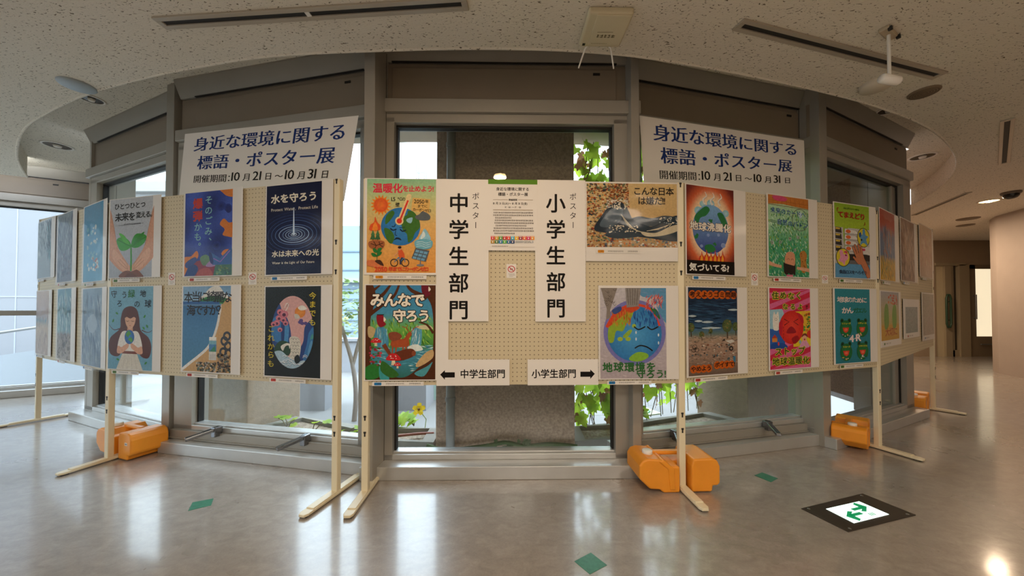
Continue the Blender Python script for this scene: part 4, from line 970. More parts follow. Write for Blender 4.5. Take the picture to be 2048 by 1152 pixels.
# --- middle panel
def earth(A, cx, cy, r, ocean='#2f77b8', ocean2='#4a93cc', land='#3d6a2c', seed=1, ry=None):
    A.ell(cx, cy, r, ry or r, ocean, ocean2, n=44)
def art_therm():
    A = Art(136); A.ramp([(0, '#8fc49a'), (.25, '#c9c88a'), (.5, '#e2b26a'), (1, '#e39a48')])
    A.text('温暖化', 8, 6, 14.5, '#d8344a', .035); A.text('を止めよう!', 51, 9, 9.6, '#d8344a', .03, adv=.92)
    V = []
    for k in range(32): a = 6.283*k/32; q = 15.5 if k % 2 else 10.5; V.append((20+q*math.cos(a), 38+q*math.sin(a)))
    A.poly(V, '#e8862c'); A.ell(20, 38, 10, 10, '#e0582c', '#ea7a34')
    A.text('1.5', 35, 25, 8, '#23201c', .02); A.text('℃の', 44, 26, 6, '#23201c', .02); A.text('壁', 41, 34, 6.5, '#23201c', .02)
    A.poly([(66, 27), (92, 29), (90, 50), (64, 46)], '#e0b468'); A.text('2050', 68, 28, 8, '#23201c', .02, slope=.04); A.text('年', 84, 29.5, 5.5, '#23201c', .02); A.text('までに', 73, 36.5, 5, '#23201c', .015); A.text('カーボンゼロ', 66, 41.5, 5, '#23201c', .018, slope=.08, adv=.9)
    A.ell(49, 69, 28.5, 27.5, '#2f74b4', '#3f86c4', n=48)
    A.blob([(28, 54), (36, 46), (40, 50), (34, 60), (27, 66)], '#41702e'); A.blob([(25, 72), (34, 74), (40, 84), (36, 94), (29, 88)], '#41702e')
    A.blob([(50, 58), (58, 52), (60, 46), (68, 48), (75, 58), (77, 70), (70, 78), (66, 88), (60, 92), (58, 80), (52, 74)], '#41702e'); A.blob([(58, 58), (66, 56), (64, 64), (58, 62)], '#8fbecf')
    A.poly([(58, 28), (62, 28), (62.5, 32), (50, 62), (46, 60)], '#e8cf98'); A.line([(61, 25), (48, 61)], 7, '#e8cf98'); A.ell(47, 61, 6, 6, '#e8cf98'); A.ell(61, 25, 3.5, 3.5, '#e8cf98'); A.line([(59.5, 31), (48, 60)], 2.6, '#d8382c'); A.ell(47, 61, 3.8, 3.8, '#d8382c')
    A.line([(34, 72), (38, 74.5), (43, 73)], 1.8, '#1c2a3a', None, True); A.line([(36, 69), (40, 69), (41, 66)], 1, '#1c2a3a', None, True); A.line([(48, 73), (52, 76), (57, 74)], 1.8, '#1c2a3a', None, True); A.line([(47, 71), (55, 70)], .8, '#1c2a3a'); A.line([(42, 75), (41, 81), (44, 82)], .9, '#1c2a3a', None, True); A.blob([(39, 89), (43, 85), (48, 86), (50, 89), (44, 87.5)], '#1c2a3a')
    A.blob([(70, 54), (76, 51), (80, 47), (87, 49), (92, 54), (90, 59), (80, 60), (72, 58)], '#5e6468')
    flame(A, 12, 75, 15, 20, '#e05a2c', '#ee8a34')
    for x in (9, 16): A.poly([(x-4, 88), (x, 76), (x+4, 88)], '#3f6a44'); A.poly([(x-3, 82), (x, 74), (x+3, 82)], '#4a7a4c'); A.rect(x-.6, 88, x+.6, 90, '#5a3a24')
    A.blob([(3, 92), (12, 89), (25, 91), (24, 100), (12, 102), (4, 99)], '#a4613c')
    for p in ([(6, 94), (14, 97), (24, 93)], [(10, 91), (14, 97), (12, 101)], [(18, 91), (19, 96), (24, 99)]): A.line(p, 1, '#3c241a')
    for x, y, a in [(15, 112, 3.6), (15, 112, 5.6), (16, 107, 3.9), (16, 107, 5.4)]: leafy(A, x, y, 9, a, 3, '#2f7d3c', '#1f5a2a')
    A.line([(15, 118), (16, 104)], 1, '#2f6a34'); A.blob([(1, 119), (10, 118), (22, 122), (24, 128), (14, 128), (2, 126)], '#d87a4c'); A.blob([(12, 119), (20, 118), (25, 126), (18, 124)], '#4a2f22')
    for x in (40, 56): A.ring(x, 121.5, 5.2, 5.2, 1.1, '#20242a', 24)
    for p in ([(40, 121), (46, 114), (54, 114), (56, 121)], [(46, 114), (49, 121), (54, 114)]): A.line(p, 1, '#3f7fae')
    A.blob([(46, 103), (51, 103), (55, 111), (53, 115), (47, 113)], '#d85a30'); A.ell(47.5, 101, 2.5, 2.8, '#d89a70'); A.ell(47.8, 99.4, 2.6, 1.8, '#2a1c18'); A.line([(46, 106), (40, 112)], 1.5, '#d89a70'); A.line([(52, 114), (49, 118), (49, 124)], 2.4, '#34405a')
    A.blob([(84, 72), (90, 80), (92, 88), (76, 88), (80, 78)], '#8fc4d8'); A.blob([(82, 76), (85, 82), (80, 87), (78, 86)], '#d9e8ea'); A.blob([(70, 90), (82, 87), (95, 90), (93, 100), (80, 102), (71, 99)], '#6fb0c4')
    for k in range(3): A.line([(72, 92+k*3), (80, 91+k*3), (86, 93+k*3), (93, 91+k*3)], .6, '#cfe4ea', None, True)
    A.poly([(71, 100), (91, 104), (86, 120), (65, 115)], '#56606a')
    for r in range(3):
        for c in range(3): x, y = 71.5+c*6-r*2, 102.5+c*1.3+r*4.8; A.poly([(x, y), (x+5, y+1), (x+4, y+4.4), (x-1, y+3.4)], '#6fa2c4')
    A.line([(78, 117), (78, 124)], 1.6, '#6a7078'); A.ell(78, 125, 5.5, 1.6, '#7a8088')
    A.text('2050', 12, 126, 9.5, '#d8442c', .028); A.text('年までにカーボンゼロ', 31.5, 127, 7.2, '#d8442c', .026, adv=.8)
    return A
def art_forest():
    A = Art(137); A.ramp([(0, '#3f86b4'), (.3, '#4a93b4'), (.45, '#6fae4a'), (.65, '#4c8a44'), (.72, '#4a94b0'), (1, '#2f6a5c')])
    strokes(A, 160, 8, 48, 92, 88, 9, 2, ['#8fc04c', '#5c9a38', '#3f7a34', '#a8c85c'], 3, 1.2, .6); strokes(A, 120, 20, 84, 96, 126, 11, 1.6, ['#5aa4c0', '#8fc4d4', '#3a7a9a', '#c8e0e4'], 5, .1, .3)
    A.blob([(14, 66), (22, 60), (30, 66), (32, 88), (14, 88)], '#4a8fb0'); strokes(A, 40, 15, 62, 31, 88, 14, 1.2, ['#9fd0dc', '#5fa4c0'], 7, 1.57, .1); A.blob([(70, 62), (80, 62), (78, 90), (64, 90)], '#5aa0ba'); strokes(A, 40, 66, 62, 78, 90, 14, 1.2, ['#cfe6ea', '#5fa4c0'], 9, 1.7, .15)
    A.blob([(60, 90), (74, 86), (82, 94), (66, 96)], '#dfe8e4'); A.blob([(72, 60), (90, 58), (96, 64), (80, 64)], '#d0c8a0')
    br = '#55301c'
    A.blob([(-2, -2), (10, 0), (14, 20), (7, 50), (8, 90), (6, 140), (-2, 140)], br); A.line([(6, 26), (24, 14), (36, -2)], 7, br, 3, True); A.line([(4, 44), (22, 30), (40, 16), (48, -2)], 6, br, 3, True); A.line([(8, 10), (20, -2)], 5, br)
    A.blob([(102, -2), (80, -2), (84, 12), (94, 30), (97, 60), (96, 100), (90, 120), (102, 140)], br); A.line([(88, 18), (66, 8), (58, -2)], 7, br, 3, True); A.line([(97, 70), (88, 58), (76, 54)], 4, br, 1.5, True)
    A.blob([(-2, 140), (8, 118), (22, 116), (40, 132), (60, 132), (84, 112), (100, 98), (102, 140)], '#4f2c1a'); A.blob([(0, 120), (14, 114), (26, 122), (18, 134), (2, 136)], '#2f7a34'); A.blob([(20, 118), (30, 122), (34, 138), (22, 138)], '#3f9a9a'); A.blob([(70, 128), (88, 118), (96, 112), (84, 132)], '#4f9aa4'); A.blob([(24, 110), (36, 118), (48, 130), (36, 134), (22, 124)], '#356a2c')
    A.blob([(84, 100), (96, 94), (96, 106), (78, 118), (72, 116)], '#c8a878'); A.blob([(4, 60), (14, 64), (10, 76), (4, 74)], '#c0a878')
    d = '#a8502c'
    A.blob([(36, 86), (40, 78), (54, 78), (60, 70), (64, 68), (66, 72), (62, 78), (62, 88), (52, 90), (40, 90)], d)
    for x in (39, 44, 54, 58): A.line([(x, 86), (x-1, 104)], 2.4, d, 1.4)
    A.line([(63, 69), (58, 62), (52, 60)], 1, d); A.line([(64, 69), (70, 62), (76, 60)], 1, d); A.line([(58, 64), (60, 58)], .8, d); A.blob([(33, 70), (44, 68), (52, 74), (46, 80), (36, 80)], '#8a4a34')
    A.blob([(38, 100), (64, 92), (72, 100), (58, 108), (40, 110)], '#6a3420'); A.line([(26, 86), (40, 108)], 6, '#7a4028', 4); A.ell(69, 99, 3, 4, '#8a4a30')
    for x, y, s in [(15, 82, 7), (40, 107, 10), (46, 116, 5)]:
        A.poly([(x-s*.2, y), (x+s*.2, y), (x+s*.3, y+s*.9), (x-s*.3, y+s*.9)], '#e2d2b0'); A.blob([(x-s, y+s*.15), (x-s*.6, y-s*.6), (x, y-s*.8), (x+s*.6, y-s*.6), (x+s, y+s*.15)], '#c8282c'); dots(A, 8, x-s*.6, y-s*.5, x+s*.6, y, s*.06, s*.12, ['#f0e4d8'], int(x))
    dots(A, 40, 6, 88, 22, 116, 1, 2.6, ['#a03448', '#c84858', '#3f6a34'], 8)
    for x, y, s, c in [(22, 52, 1, '#8e1f2c'), (86, 8, 1, '#6e2030')]:
        A.blob([(x-6, y-8), (x+3, y-8), (x+4, y), (x+7, y+5), (x, y+9), (x-5, y+4)], c); A.line([(x-6, y-9), (x+4, y-9)], 1.2, '#1c1414'); A.blob([(x+4, y-6), (x+7, y-2), (x+4, y+1)], '#e8dcd0')
    A.text('みんなで', 6, 11, 21, '#efe6d6', .04, adv=.92, out='#2a2018', ow=.05); A.text('守ろう', 39, 35, 19, '#efe6d6', .038, adv=.92, out='#2a2018', ow=.05)
    return A
def art_waves():
    A = Art(70); A.ramp([(0, '#d3b57e'), (.6, '#c9a872'), (1, '#b08c60')])
    dots(A, 620, 0, 0, 30, 70, .7, 1.7, ['#a0442c', '#c87838', '#6a7a58', '#3c4a58', '#b8a47c', '#8a5a3c', '#d8c8a4'], 3, 6); dots(A, 420, 24, 0, 46, 26, .6, 1.4, ['#a0442c', '#c87838', '#6a7a58', '#b8a47c', '#8a5a3c'], 5, 6); dots(A, 420, 20, 42, 100, 70, .7, 1.6, ['#a0442c', '#c87838', '#7f8a78', '#d8d0c0', '#b8a47c', '#5a6a78'], 6, 6)
    A.blob([(46, 40), (58, 36), (72, 38), (86, 35), (102, 38), (102, 46), (46, 46)], '#4a545c')
    def swell(pts, c): A.blob(pts, c, 6)
    swell([(8, 50), (16, 36), (26, 24), (36, 20), (44, 26), (50, 38), (60, 48), (40, 54), (18, 54)], '#27333f'); swell([(14, 46), (24, 31), (34, 25), (40, 31), (36, 42), (26, 48)], '#51606c')
    swell([(44, 50), (58, 44), (72, 47), (88, 39), (103, 36), (103, 62), (70, 60), (50, 57)], '#22323e'); swell([(60, 53), (76, 54), (92, 47), (102, 45), (102, 51), (84, 57), (66, 58)], '#c8bca0')
    swell([(20, 56), (36, 48), (50, 52), (62, 57), (44, 60), (28, 60)], '#35424d')
    for k in range(6): A.line([(38+k*1.6, 34+k*2), (46+k*2, 47+k), (58+k*3, 53+k*.6)], .5, '#cfc4a8', None, True); A.line([(66+k*5, 52-k), (80+k*3, 50-k*1.5)], .6, '#cfc4a8', None, True)
    dots(A, 110, 22, 18, 46, 28, .4, 1.2, ['#e8dfcc', '#d6cbb4', '#f2ecdc'], 7, 6); dots(A, 60, 24, 46, 56, 54, .4, 1.1, ['#e8dfcc', '#d6cbb4'], 8, 6); dots(A, 50, 80, 37, 101, 44, .4, 1.1, ['#e8dfcc', '#8fa0a8'], 9, 6)
    A.text('こんな日本', 51, 3.5, 9.6, '#1c1814', .02, adv=.94, jit=.02); A.text('は嫌だ!!', 56, 14, 9.6, '#1c1814', .02, adv=.96)
    return A
def art_cry():
    A = Art(138); A.ramp([(0, '#c3bfc6'), (1, '#b5a9b0')]); A.blob([(60, -4), (104, -4), (104, 52), (92, 44), (80, 18), (62, 12)], '#5a94bc'); strokes(A, 150, 2, 4, 98, 136, 14, .5, ['#a89aa8', '#d8d4d6', '#9a94b0'], 2, .1, .2)
    A.ell(52, 68, 47, 50, '#7a78b8', '#4a56a8', n=44); A.ell(52, 70, 41, 42, '#2f79b8', '#4f9fd4', n=48)
    A.blob([(12, 64), (20, 44), (36, 33), (50, 30), (48, 44), (40, 54), (34, 66), (24, 66), (20, 82), (13, 82)], '#8fae34'); A.blob([(10, 60), (16, 44), (30, 32), (48, 28), (60, 30), (48, 38), (32, 44), (18, 56)], '#c84a26')
    strokes(A, 70, 18, 36, 46, 56, 10, 1.6, ['#d8642c', '#c8902c', '#a8a030'], 4, 1.5, .2)
    A.line([(10, 60), (22, 40), (40, 28), (58, 26), (78, 34), (90, 58)], 5, '#d84a28', 3, True); A.blob([(76, 30), (86, 34), (91, 48), (82, 40)], '#2f6a38')
    strokes(A, 50, 50, 34, 88, 58, 12, 1.4, ['#1f4a94', '#2a5aa8'], 6, 1.5, .15)
    A.blob([(34, 74), (44, 64), (48, 66), (40, 76)], '#93b43c'); A.ell(30, 78, 4, 3.2, '#a4bc3c'); A.ell(42, 78, 4, 3, '#a4bc3c'); A.blob([(44, 106), (56, 98), (70, 100), (72, 106), (60, 112), (46, 111)], '#86b83c'); A.ell(51, 58, 3, 3, '#a4bc3c')
    for x in (60, 80): A.line([(x-9, 59), (x-2, 63.5), (x+8, 59)], 2, '#1a1c20', None, True)
    A.line([(52, 92), (60, 88), (70, 90), (79, 96)], 2, '#1a1c20', None, True)
    for x, y in [(54, 68), (54, 78), (88, 72), (88, 84)]: A.ell(x, y, 1.1, 2.4, '#cfe2ee')
    g = '#8a8078'
    A.poly([(1, 0), (26, 0), (15, 34), (16, 46), (9, 48), (10, 32)], g); A.poly([(38, 0), (62, 0), (58, 28), (40, 30)], '#8f8a88')
    for k in range(16): rng = random.Random(k); x, y = rng.uniform(4, 20), rng.uniform(2, 26); A.line([(x, y), (x+3, y+2), (x+5, y)], .5, '#554c46', None, True)
    for k in range(5): A.line([(41+k*4, 1), (43+k*3, 26)], .9, '#6a645f')
    strokes(A, 46, 70, 12, 95, 30, 11, 1.4, ['#d83c34', '#e87064', '#f0b0a4'], 9, -1.2, .6); A.blob([(18, 34), (30, 28), (32, 34), (22, 40)], '#3a4f8a')
    A.text('地球環境を', 3, 113, 15.5, '#2f6a34', .03, adv=1.06, jit=.04); A.text('守ろう!', 54, 124, 14, '#2f6a34', .03, adv=1.02, jit=.03)
    return A
# --- right panel
def art_boil():
    A = Art(170)
    def bgc(x, y):
        q = math.hypot((x-50)/52, (y-78)/78); st = [(0, '#f6e6c8'), (.72, '#f4d8b0'), (.95, '#d8673c'), (1.2, '#7a2c24'), (1.5, '#3a1a18')]
        for (a, ca), (b, cb) in zip(st, st[1:]):
            if q <= b: t = (q-a)/(b-a); return tuple(u+(v-u)*t for u, v in zip(lin(ca), lin(cb)))
        return lin('#3a1a18')
    A.grid(bgc, nx=20, ny=30)
    for x, y, r in [(33, 34, 6), (50, 32, 8), (24, 48, 8), (82, 48, 7)]: A.ell(x, y, r, r, '#8fc4d4', '#b4dce4')
    A.ell(50, 82, 38, 48, '#3f68a8', '#6f9fd8', n=48, fn=lambda x, y: tuple(u+(v-u)*max(0, min(1, (y-36)/90)) for u, v in zip(lin('#7fb0e0'), lin('#3f4a94'))))
    g = '#2c7a44'
    A.blob([(16, 62), (26, 48), (40, 38), (48, 44), (40, 56), (28, 62), (22, 76)], g); A.blob([(64, 50), (74, 48), (82, 60), (88, 78), (80, 80), (70, 64)], g); A.blob([(38, 114), (52, 112), (60, 122), (48, 128), (38, 124)], g); cont(A, 50, 66, 4, g, 3); cont(A, 20, 98, 4, g, 4); cont(A, 58, 110, 3, g, 5)
    for x, y, r in [(76, 112, 5), (66, 92, 3), (30, 116, 3), (60, 130, 4), (44, 94, 3), (70, 72, 4), (46, 70, 3)]: A.ell(x, y, r, r, '#8fa4d4', '#7f98cc')
    for x in (38, 54, 70): A.line([(x, 34), (x-4, 26), (x+3, 18), (x, 10)], 5, '#e9e4de', 1, True); A.line([(x, 32), (x-2, 26), (x+3, 20)], .7, '#b09890', None, True)
    for k, x in enumerate((30, 40, 49, 58, 66, 74)): flame(A, x, 144, 10, 18+(k % 2)*4, '#c83c24', '#f0a02c')
    A.rect(0, 144, 100, 170, '#17100e')
    A.text('地球沸騰化', 6, 69, 17.5, '#efe8dc', .03, out='#2a1c1c', ow=.04, jit=.05); A.text('気づいてる?', 4, 149, 16, '#f2eee6', .032, jit=.04)
    return A
def art_litter():
    A = Art(172); A.ramp([(0, '#22344c'), (.25, '#1f2f48'), (.4, '#2f4c6c'), (.5, '#4a7090'), (.55, '#6a7a58'), (.6, '#b09480'), (.8, '#9a8070'), (1, '#6a584c')])
    strokes(A, 120, 0, 20, 100, 80, 30, 2.4, ['#2a4460', '#1a2a40', '#34587a'], 3, .05, .15)
    for x, y, w in [(20, 66, 8), (38, 68, 12), (92, 44, 12), (46, 80, 20), (8, 56, 8)]: A.blob([(x-w, y), (x, y-2.2), (x+w, y), (x, y+2)], '#b9ccd4')
    for x, y, s in [(5, 78, 9), (26, 92, 6), (44, 86, 5), (78, 76, 13), (96, 78, 9)]: A.line([(x, y), (x+.5, y+s*2)], s*.2, '#4f3a2a'); A.ell(x, y, s*.8, s, '#4a5a38', '#5c6a3c'); dots(A, 14, x-s*.7, y-s*.8, x+s*.7, y+s*.7, 1, 2.4, ['#6a7a44', '#3f4c30', '#7a6a40'], int(x))
    strokes(A, 260, 0, 96, 100, 150, 9, 1.6, ['#c0a08c', '#8a7060', '#a88c7a', '#b8a494', '#6f6a62'], 5, .1, .4)
    for x, y in [(12, 116), (16, 122), (10, 122)]: A.ring(x, y, 4, 4, .8, '#2c2824', 14)
    A.ell(86, 122, 4.5, 5, '#2a2624'); A.ell(86, 122, 2, 2.4, '#9a8a80'); A.poly([(74, 106), (88, 104), (94, 108), (84, 112)], '#d0ccc4'); A.poly([(66, 106), (72, 102), (74, 106)], '#24201e'); A.rect(74, 112, 82, 116, '#6a5448')
    dots(A, 90, 6, 112, 94, 156, .8, 2.6, ['#4a4038', '#7a6c60', '#d0c4b4', '#5a6a70', '#8a5a44'], 7); A.rect(90, 138, 95, 150, '#3f7a9a')
    o = '#c8601c'
    for k in range(8): A.ell(8+k*12, 14, 7, 8.5, o)
    for k in range(4): A.ell(9+k*10, 159, 6.6, 8, o)
    for k in range(4): A.ell(56+k*10, 154, 6.6, 8, o)
    A.text('考えようゴミ問題', 2, 7.5, 12, '#241410', .028, adv=1.0); A.text('やめよう', 3.5, 153, 11, '#241410', .026, adv=.93); A.text('ポイすて!', 50.5, 148, 11, '#241410', .026, adv=.93)
    return A
def art_meadow():
    A = Art(160); A.ramp([(0, '#b8d8b0'), (.3, '#9fd0a4'), (.6, '#4aa878'), (1, '#3a9a70')])
    strokes(A, 700, 0, 28, 100, 160, 8, 2.2, ['#2f8a5c', '#6fc090', '#4f9a3c', '#a8dcb8', '#2a7a68', '#8fb84a', '#d0ecd8'], 3, 1.3, .7)
    A.poly([(0, 0), (100, 0), (100, 20), (60, 18), (36, 16), (0, 18)], '#c87c34')
    for k in range(9): A.line([(10+k*11, 2), (12+k*11, 18)], .5, '#8a4c20')
    A.line([(0, 10), (100, 12)], .5, '#8a4c20'); A.blob([(10, 2), (30, 0), (46, 4), (40, 10), (18, 10)], '#d8527c'); A.line([(0, 19), (100, 21)], 1, '#8a4c20')
    A.ring(78, 44, 20, 22, 1.2, '#6a6a5c', 32); A.ell(79, 34, 4, 6, '#b8d4e8')
    for x, y in [(8, 94), (28, 92), (52, 84), (72, 80), (64, 106)]: A.ring(x, y, 2.5, 2.5, 1.2, '#b894b4', 10)
    A.blob([(38, 128), (42, 114), (52, 110), (62, 114), (64, 130), (60, 138), (42, 136)], '#d89a78'); A.poly([(35, 132), (40, 134), (62, 138), (65, 132), (64, 158), (58, 154), (54, 159), (48, 153), (42, 158), (36, 152)], '#2c2420')
    for x in (47, 57): A.ring(x, 127, 3, 3, .8, '#6a3a2c', 10, math.pi, 2*math.pi)
    A.blob([(76, 112), (86, 106), (94, 114), (92, 128), (94, 142), (86, 152), (78, 144), (78, 128)], '#b8803c'); dots(A, 14, 78, 112, 92, 146, .8, 1.6, ['#7a4a20'], 5)
    A.line([(-1, 134), (12, 138), (30, 141)], 8, '#dca888', 5, True); A.line([(102, 146), (86, 144), (68, 142)], 8, '#dca888', 5, True); A.rect(42, 156, 58, 160, '#d87a94')
    A.text('未来のカードへ', 5, 24, 12.5, '#3f62a8', .01, adv=1.0, jit=.05, slope=.02); A.text('自然のバトン', 20, 46, 12.5, '#3f62a8', .014, adv=1.05, jit=.04, slope=.03); A.line([(4, 50), (20, 52)], 1, '#3f6a58'); A.line([(4, 53), (20, 55)], 1, '#3f6a58')
    return A
def art_red():
    A = Art(172); A.rect(0, 0, 100, 172, '#cc2c4c')
    for k in range(-2, 9): A.poly([(0, 10+k*24), (100, -30+k*24), (100, -18+k*24), (0, 22+k*24)], '#dd6a9c')
    A.poly([(0, 46), (30, 44), (36, 60), (34, 116), (0, 124)], '#9fcadc'); A.poly([(0, 86), (34, 90), (36, 126), (0, 126)], '#2f62b4'); A.blob([(0, 122), (10, 116), (34, 118), (40, 128), (0, 128)], '#2450a0'); A.poly([(60, 50), (100, 48), (100, 126), (56, 126)], '#e4cc2c'); A.poly([(78, 50), (100, 48), (100, 96), (80, 96)], '#e8b83c')
    A.blob([(8, 86), (7, 64), (10, 50), (13, 55), (16, 55), (20, 50), (22, 64), (22, 72), (20, 88), (14, 90)], '#ece8e0'); A.ring(14.5, 66, 3, 2.4, .6, '#5a5450', 12); A.line([(11, 61), (13, 61)], .6, '#5a5450'); A.line([(17, 61), (19, 61)], .6, '#5a5450')
    A.poly([(4, 106), (11, 98), (18, 106)], '#b8402c'); A.rect(5, 106, 17, 114, '#d88a3c'); A.ell(20, 118, 2, 4, '#d83c34')
    dots(A, 30, 80, 52, 100, 92, 2, 4.4, ['#2f8a4a', '#e0b030', '#d8582c', '#5aa83c'], 6); A.ell(99, 100, 9, 9, '#d83c2c')
    A.ell(52, 84, 30, 36, '#cf2a24', '#e8483a', n=44); A.blob([(66, 52), (80, 60), (82, 76), (72, 66)], '#c02434'); A.blob([(22, 74), (30, 70), (28, 100), (22, 96)], '#c02434'); A.blob([(52, 108), (66, 102), (70, 112), (58, 120)], '#a01c24'); A.blob([(40, 96), (44, 86), (52, 82), (60, 88), (62, 96)], '#9a1c28')
    for m in (0, 1):
        f = (lambda x: 103-x) if m else (lambda x: x); A.line([(f(34), 66), (f(46), 72), (f(34), 79)], 1.6, '#3c1414')
    for k in range(4): A.line([(32, 82+k*7), (32, 86+k*7)], 1.2, '#8a1820')
    A.blob([(76, 118), (84, 108), (92, 118), (96, 128), (72, 128)], '#e0a0c4'); A.ell(84, 108, 6, 7, '#e8b090'); A.blob([(77, 106), (80, 99), (88, 98), (92, 106), (84, 102)], '#7a3a28'); A.ell(84, 111, 2, 2, '#b03c34'); A.ell(73, 116, 3, 4, '#8fb8c8')
    def pieced(st, x, y, s, adv): A.text(st, x, y, s, '#26301c', .022, adv=adv, out='#d8d43c', ow=.06, jit=.04)
    pieced('住めなく', 5, 7, 17, 1.12); pieced('なるよ', 30, 32, 14, 1.32); A.text('!!', 89, 33, 13, '#6a2c2c', .01); pieced('ストップ', 10, 126, 18, 1.05); pieced('地球温暖化', 4, 147, 17.5, 1.06)
    return A
def art_temae():
    A = Art(192); A.ramp([(0, '#8fb42c'), (.32, '#a8c838'), (1, '#a8c838')]); A.rect(0, 58, 100, 192, '#c4c2c0')
    A.blob([(24, 50), (36, 52), (40, 120), (28, 124)], '#a3c436'); A.rect(0, 50, 100, 62, '#a6c637')
    for k in range(4):
        y = 62+k*16; A.poly([(2, y), (18, y+1), (20, y+15), (2, y+14)], '#3c3a3a'); A.poly([(3, y+1), (16, y+2), (14, y+6), (3, y+6)], '#d8b84c')
    for k in range(4):
        y = 64+k*15; A.poly([(28, y), (60, y+2), (74, y+12), (74, y+15), (26, y+14)], '#a9a8aa'); A.poly([(29, y+1), (58, y+3), (70, y+12), (28, y+12)], '#e4e2de'); A.ell(38, y+7, 7, 4.6, '#d8602c', '#e47a3c')
    A.poly([(38, 130), (100, 128), (100, 150), (36, 150)], '#2f2c2c'); A.poly([(70, 106), (100, 108), (100, 130), (74, 126)], '#dcd8d4'); A.ell(82, 116, 5, 3.5, '#c84a6c'); A.poly([(36, 146), (100, 146), (100, 160), (36, 160)], '#6a6a6c')
    A.rect(0, 156, 100, 192, '#5f9cc8')
    A.ell(82, 84, 19, 26, '#2a3018'); A.ell(82, 84, 17.6, 24.4, '#d8cc34'); A.blob([(80, 62), (86, 62), (88, 76), (96, 80), (90, 88), (94, 104), (82, 98), (72, 104), (74, 90), (70, 80), (78, 76)], '#5f9ac8'); A.ell(76, 90, 2.4, 3, '#1c2a44'); A.blob([(68, 74), (74, 70), (76, 78), (70, 84)], '#2f5a94')
    A.ell(22, 140, 20, 24, '#2a2818'); A.ell(22, 140, 18.4, 22.4, '#dccc3c'); A.blob([(12, 124), (20, 122), (24, 132), (34, 130), (36, 142), (28, 150), (26, 160), (18, 152), (8, 150), (14, 140)], '#e49ab8'); A.ell(30, 134, 2.6, 2.6, '#8a2c44'); A.blob([(24, 126), (32, 122), (34, 130)], '#c8405c')
    sk = '#c8805c'; ed = '#4a2418'
    A.line([(74, 140), (88, 166), (100, 192)], 19, ed, 17, True); A.line([(74, 140), (88, 166), (100, 192)], 16.5, sk, 15, True)
    for p in ([(62, 136), (50, 112)], [(66, 132), (56, 106)], [(72, 130), (66, 105)], [(76, 132), (74, 110)], [(64, 150), (52, 138)]):
        A.line(p, 8, ed, 6.4); A.ell(p[1][0], p[1][1], 3.2, 3.2, ed); A.line(p, 6.2, sk, 4.8); A.ell(p[1][0], p[1][1], 2.4, 2.4, sk)
    A.blob([(58, 140), (62, 128), (76, 126), (82, 138), (80, 152), (68, 156), (60, 150)], sk)
    A.text('おにぎりひとつから', 25, 9, 5.6, '#2c5a24', .02, adv=.9); A.text('「', -2, 12, 14, '#a8281c', .02); A.text('てまえどり', 8, 20, 17.5, '#a8281c', .04, adv=.92, sx=.98); A.text('」', 82, 38, 13, '#a8281c', .02)
    A.text('食品ロスをへらそう', 9, 172, 10.4, '#23344c', .022, adv=.86)
    return A
def art_frog():
    A = Art(205); A.ramp([(0, '#2f8a9a'), (1, '#2a7f92')])
    A.text('地球のために', 6, 22, 17, '#efdcd8', .02, adv=.82, jit=.06); A.text('かん', 18, 50, 19, '#efdcd8', .03, adv=.8); A.text('ガエル', 50, 52, 16, '#1f6a44', .03, adv=.8)
    for x, y in [(29, 108), (76, 108), (29, 172), (76, 172)]:
        for dx in (-10, 10): A.ell(x+dx, y-19, 5, 7, '#1a5a34'); A.ell(x+dx, y-20, 2.4, 3.4, '#12241c')
        A.ell(x, y+3, 17, 24, '#1f6a3a', '#2a7f48'); A.poly([(x-9, y-1), (x+9, y-1), (x+6, y+10), (x, y+14), (x-6, y+10)], '#d8442c'); A.ell(x, y+5, 5, 4, '#e87054')
        dots(A, 6, x-12, y+14, x+12, y+24, 1.4, 2.6, ['#d8a0b8', '#3f5aa8', '#e0c23c', '#e8e0d8'], int(x+y))
    A.text('リフューズ', 17, 93, 5.6, '#e0d034', .03, adv=.9); A.text('リデュース', 63, 93, 5.6, '#e0d034', .03, adv=.9); A.text('リユース', 19, 157, 5.8, '#e0d034', .03, adv=.9); A.text('リサイクル', 64, 157, 5.6, '#e0d034', .03, adv=.9)
    A.text('4', 38, 124, 26, '#f0dcdc', .04); A.line([(52, 138), (58, 137)], 2.4, '#f0dcdc'); A.text('R', 57, 122, 26, '#f0dcdc', .04)
    return A
# --- posters at the two ends, seen at a slant through shiny sleeves
def art_slant(stops, pats, H=150, seed=1, txt=None):
    A = Art(H); A.ramp(stops)
    for kind, n, box, L, cols in pats:
        if kind == 's': strokes(A, n, *box, L, L*.18, cols, seed, 1.4, .5)
        elif kind == 'd': dots(A, n, *box, L*.5, L, cols, seed)
        elif kind == 'e': A.ell(*box, cols[0], cols[1])
        elif kind == 'b': A.blob(n, cols)
    if txt: A.text(*txt[0], **txt[1])
    return A
print('posters')
G = 'school posters pinned to the pegboard panels'
def P(*a, **k): k.setdefault('group', G); return poster(*a, **k)
P('L2', 'poster of a green sprout held up by two cupped hands', (220.7, 400.5, 555, 308.6, 391.5, 554), (219, 324, .004, .004), art_sprout(), 'g', bulge=.004)
P('L2', 'poster of a long-haired girl in white holding a small globe', (218.7, 573.5, 738, 306.6, 573, 741), (217.5, 323.4, .004, .004), art_girl(), 'g')
P('L2', 'dark blue and orange poster with red and pale vertical writing', (371, 386.5, 551.5, 466, 378.5, 551), (368, 487.5, .006, .006), art_bomb(), 'r', bulge=.006)
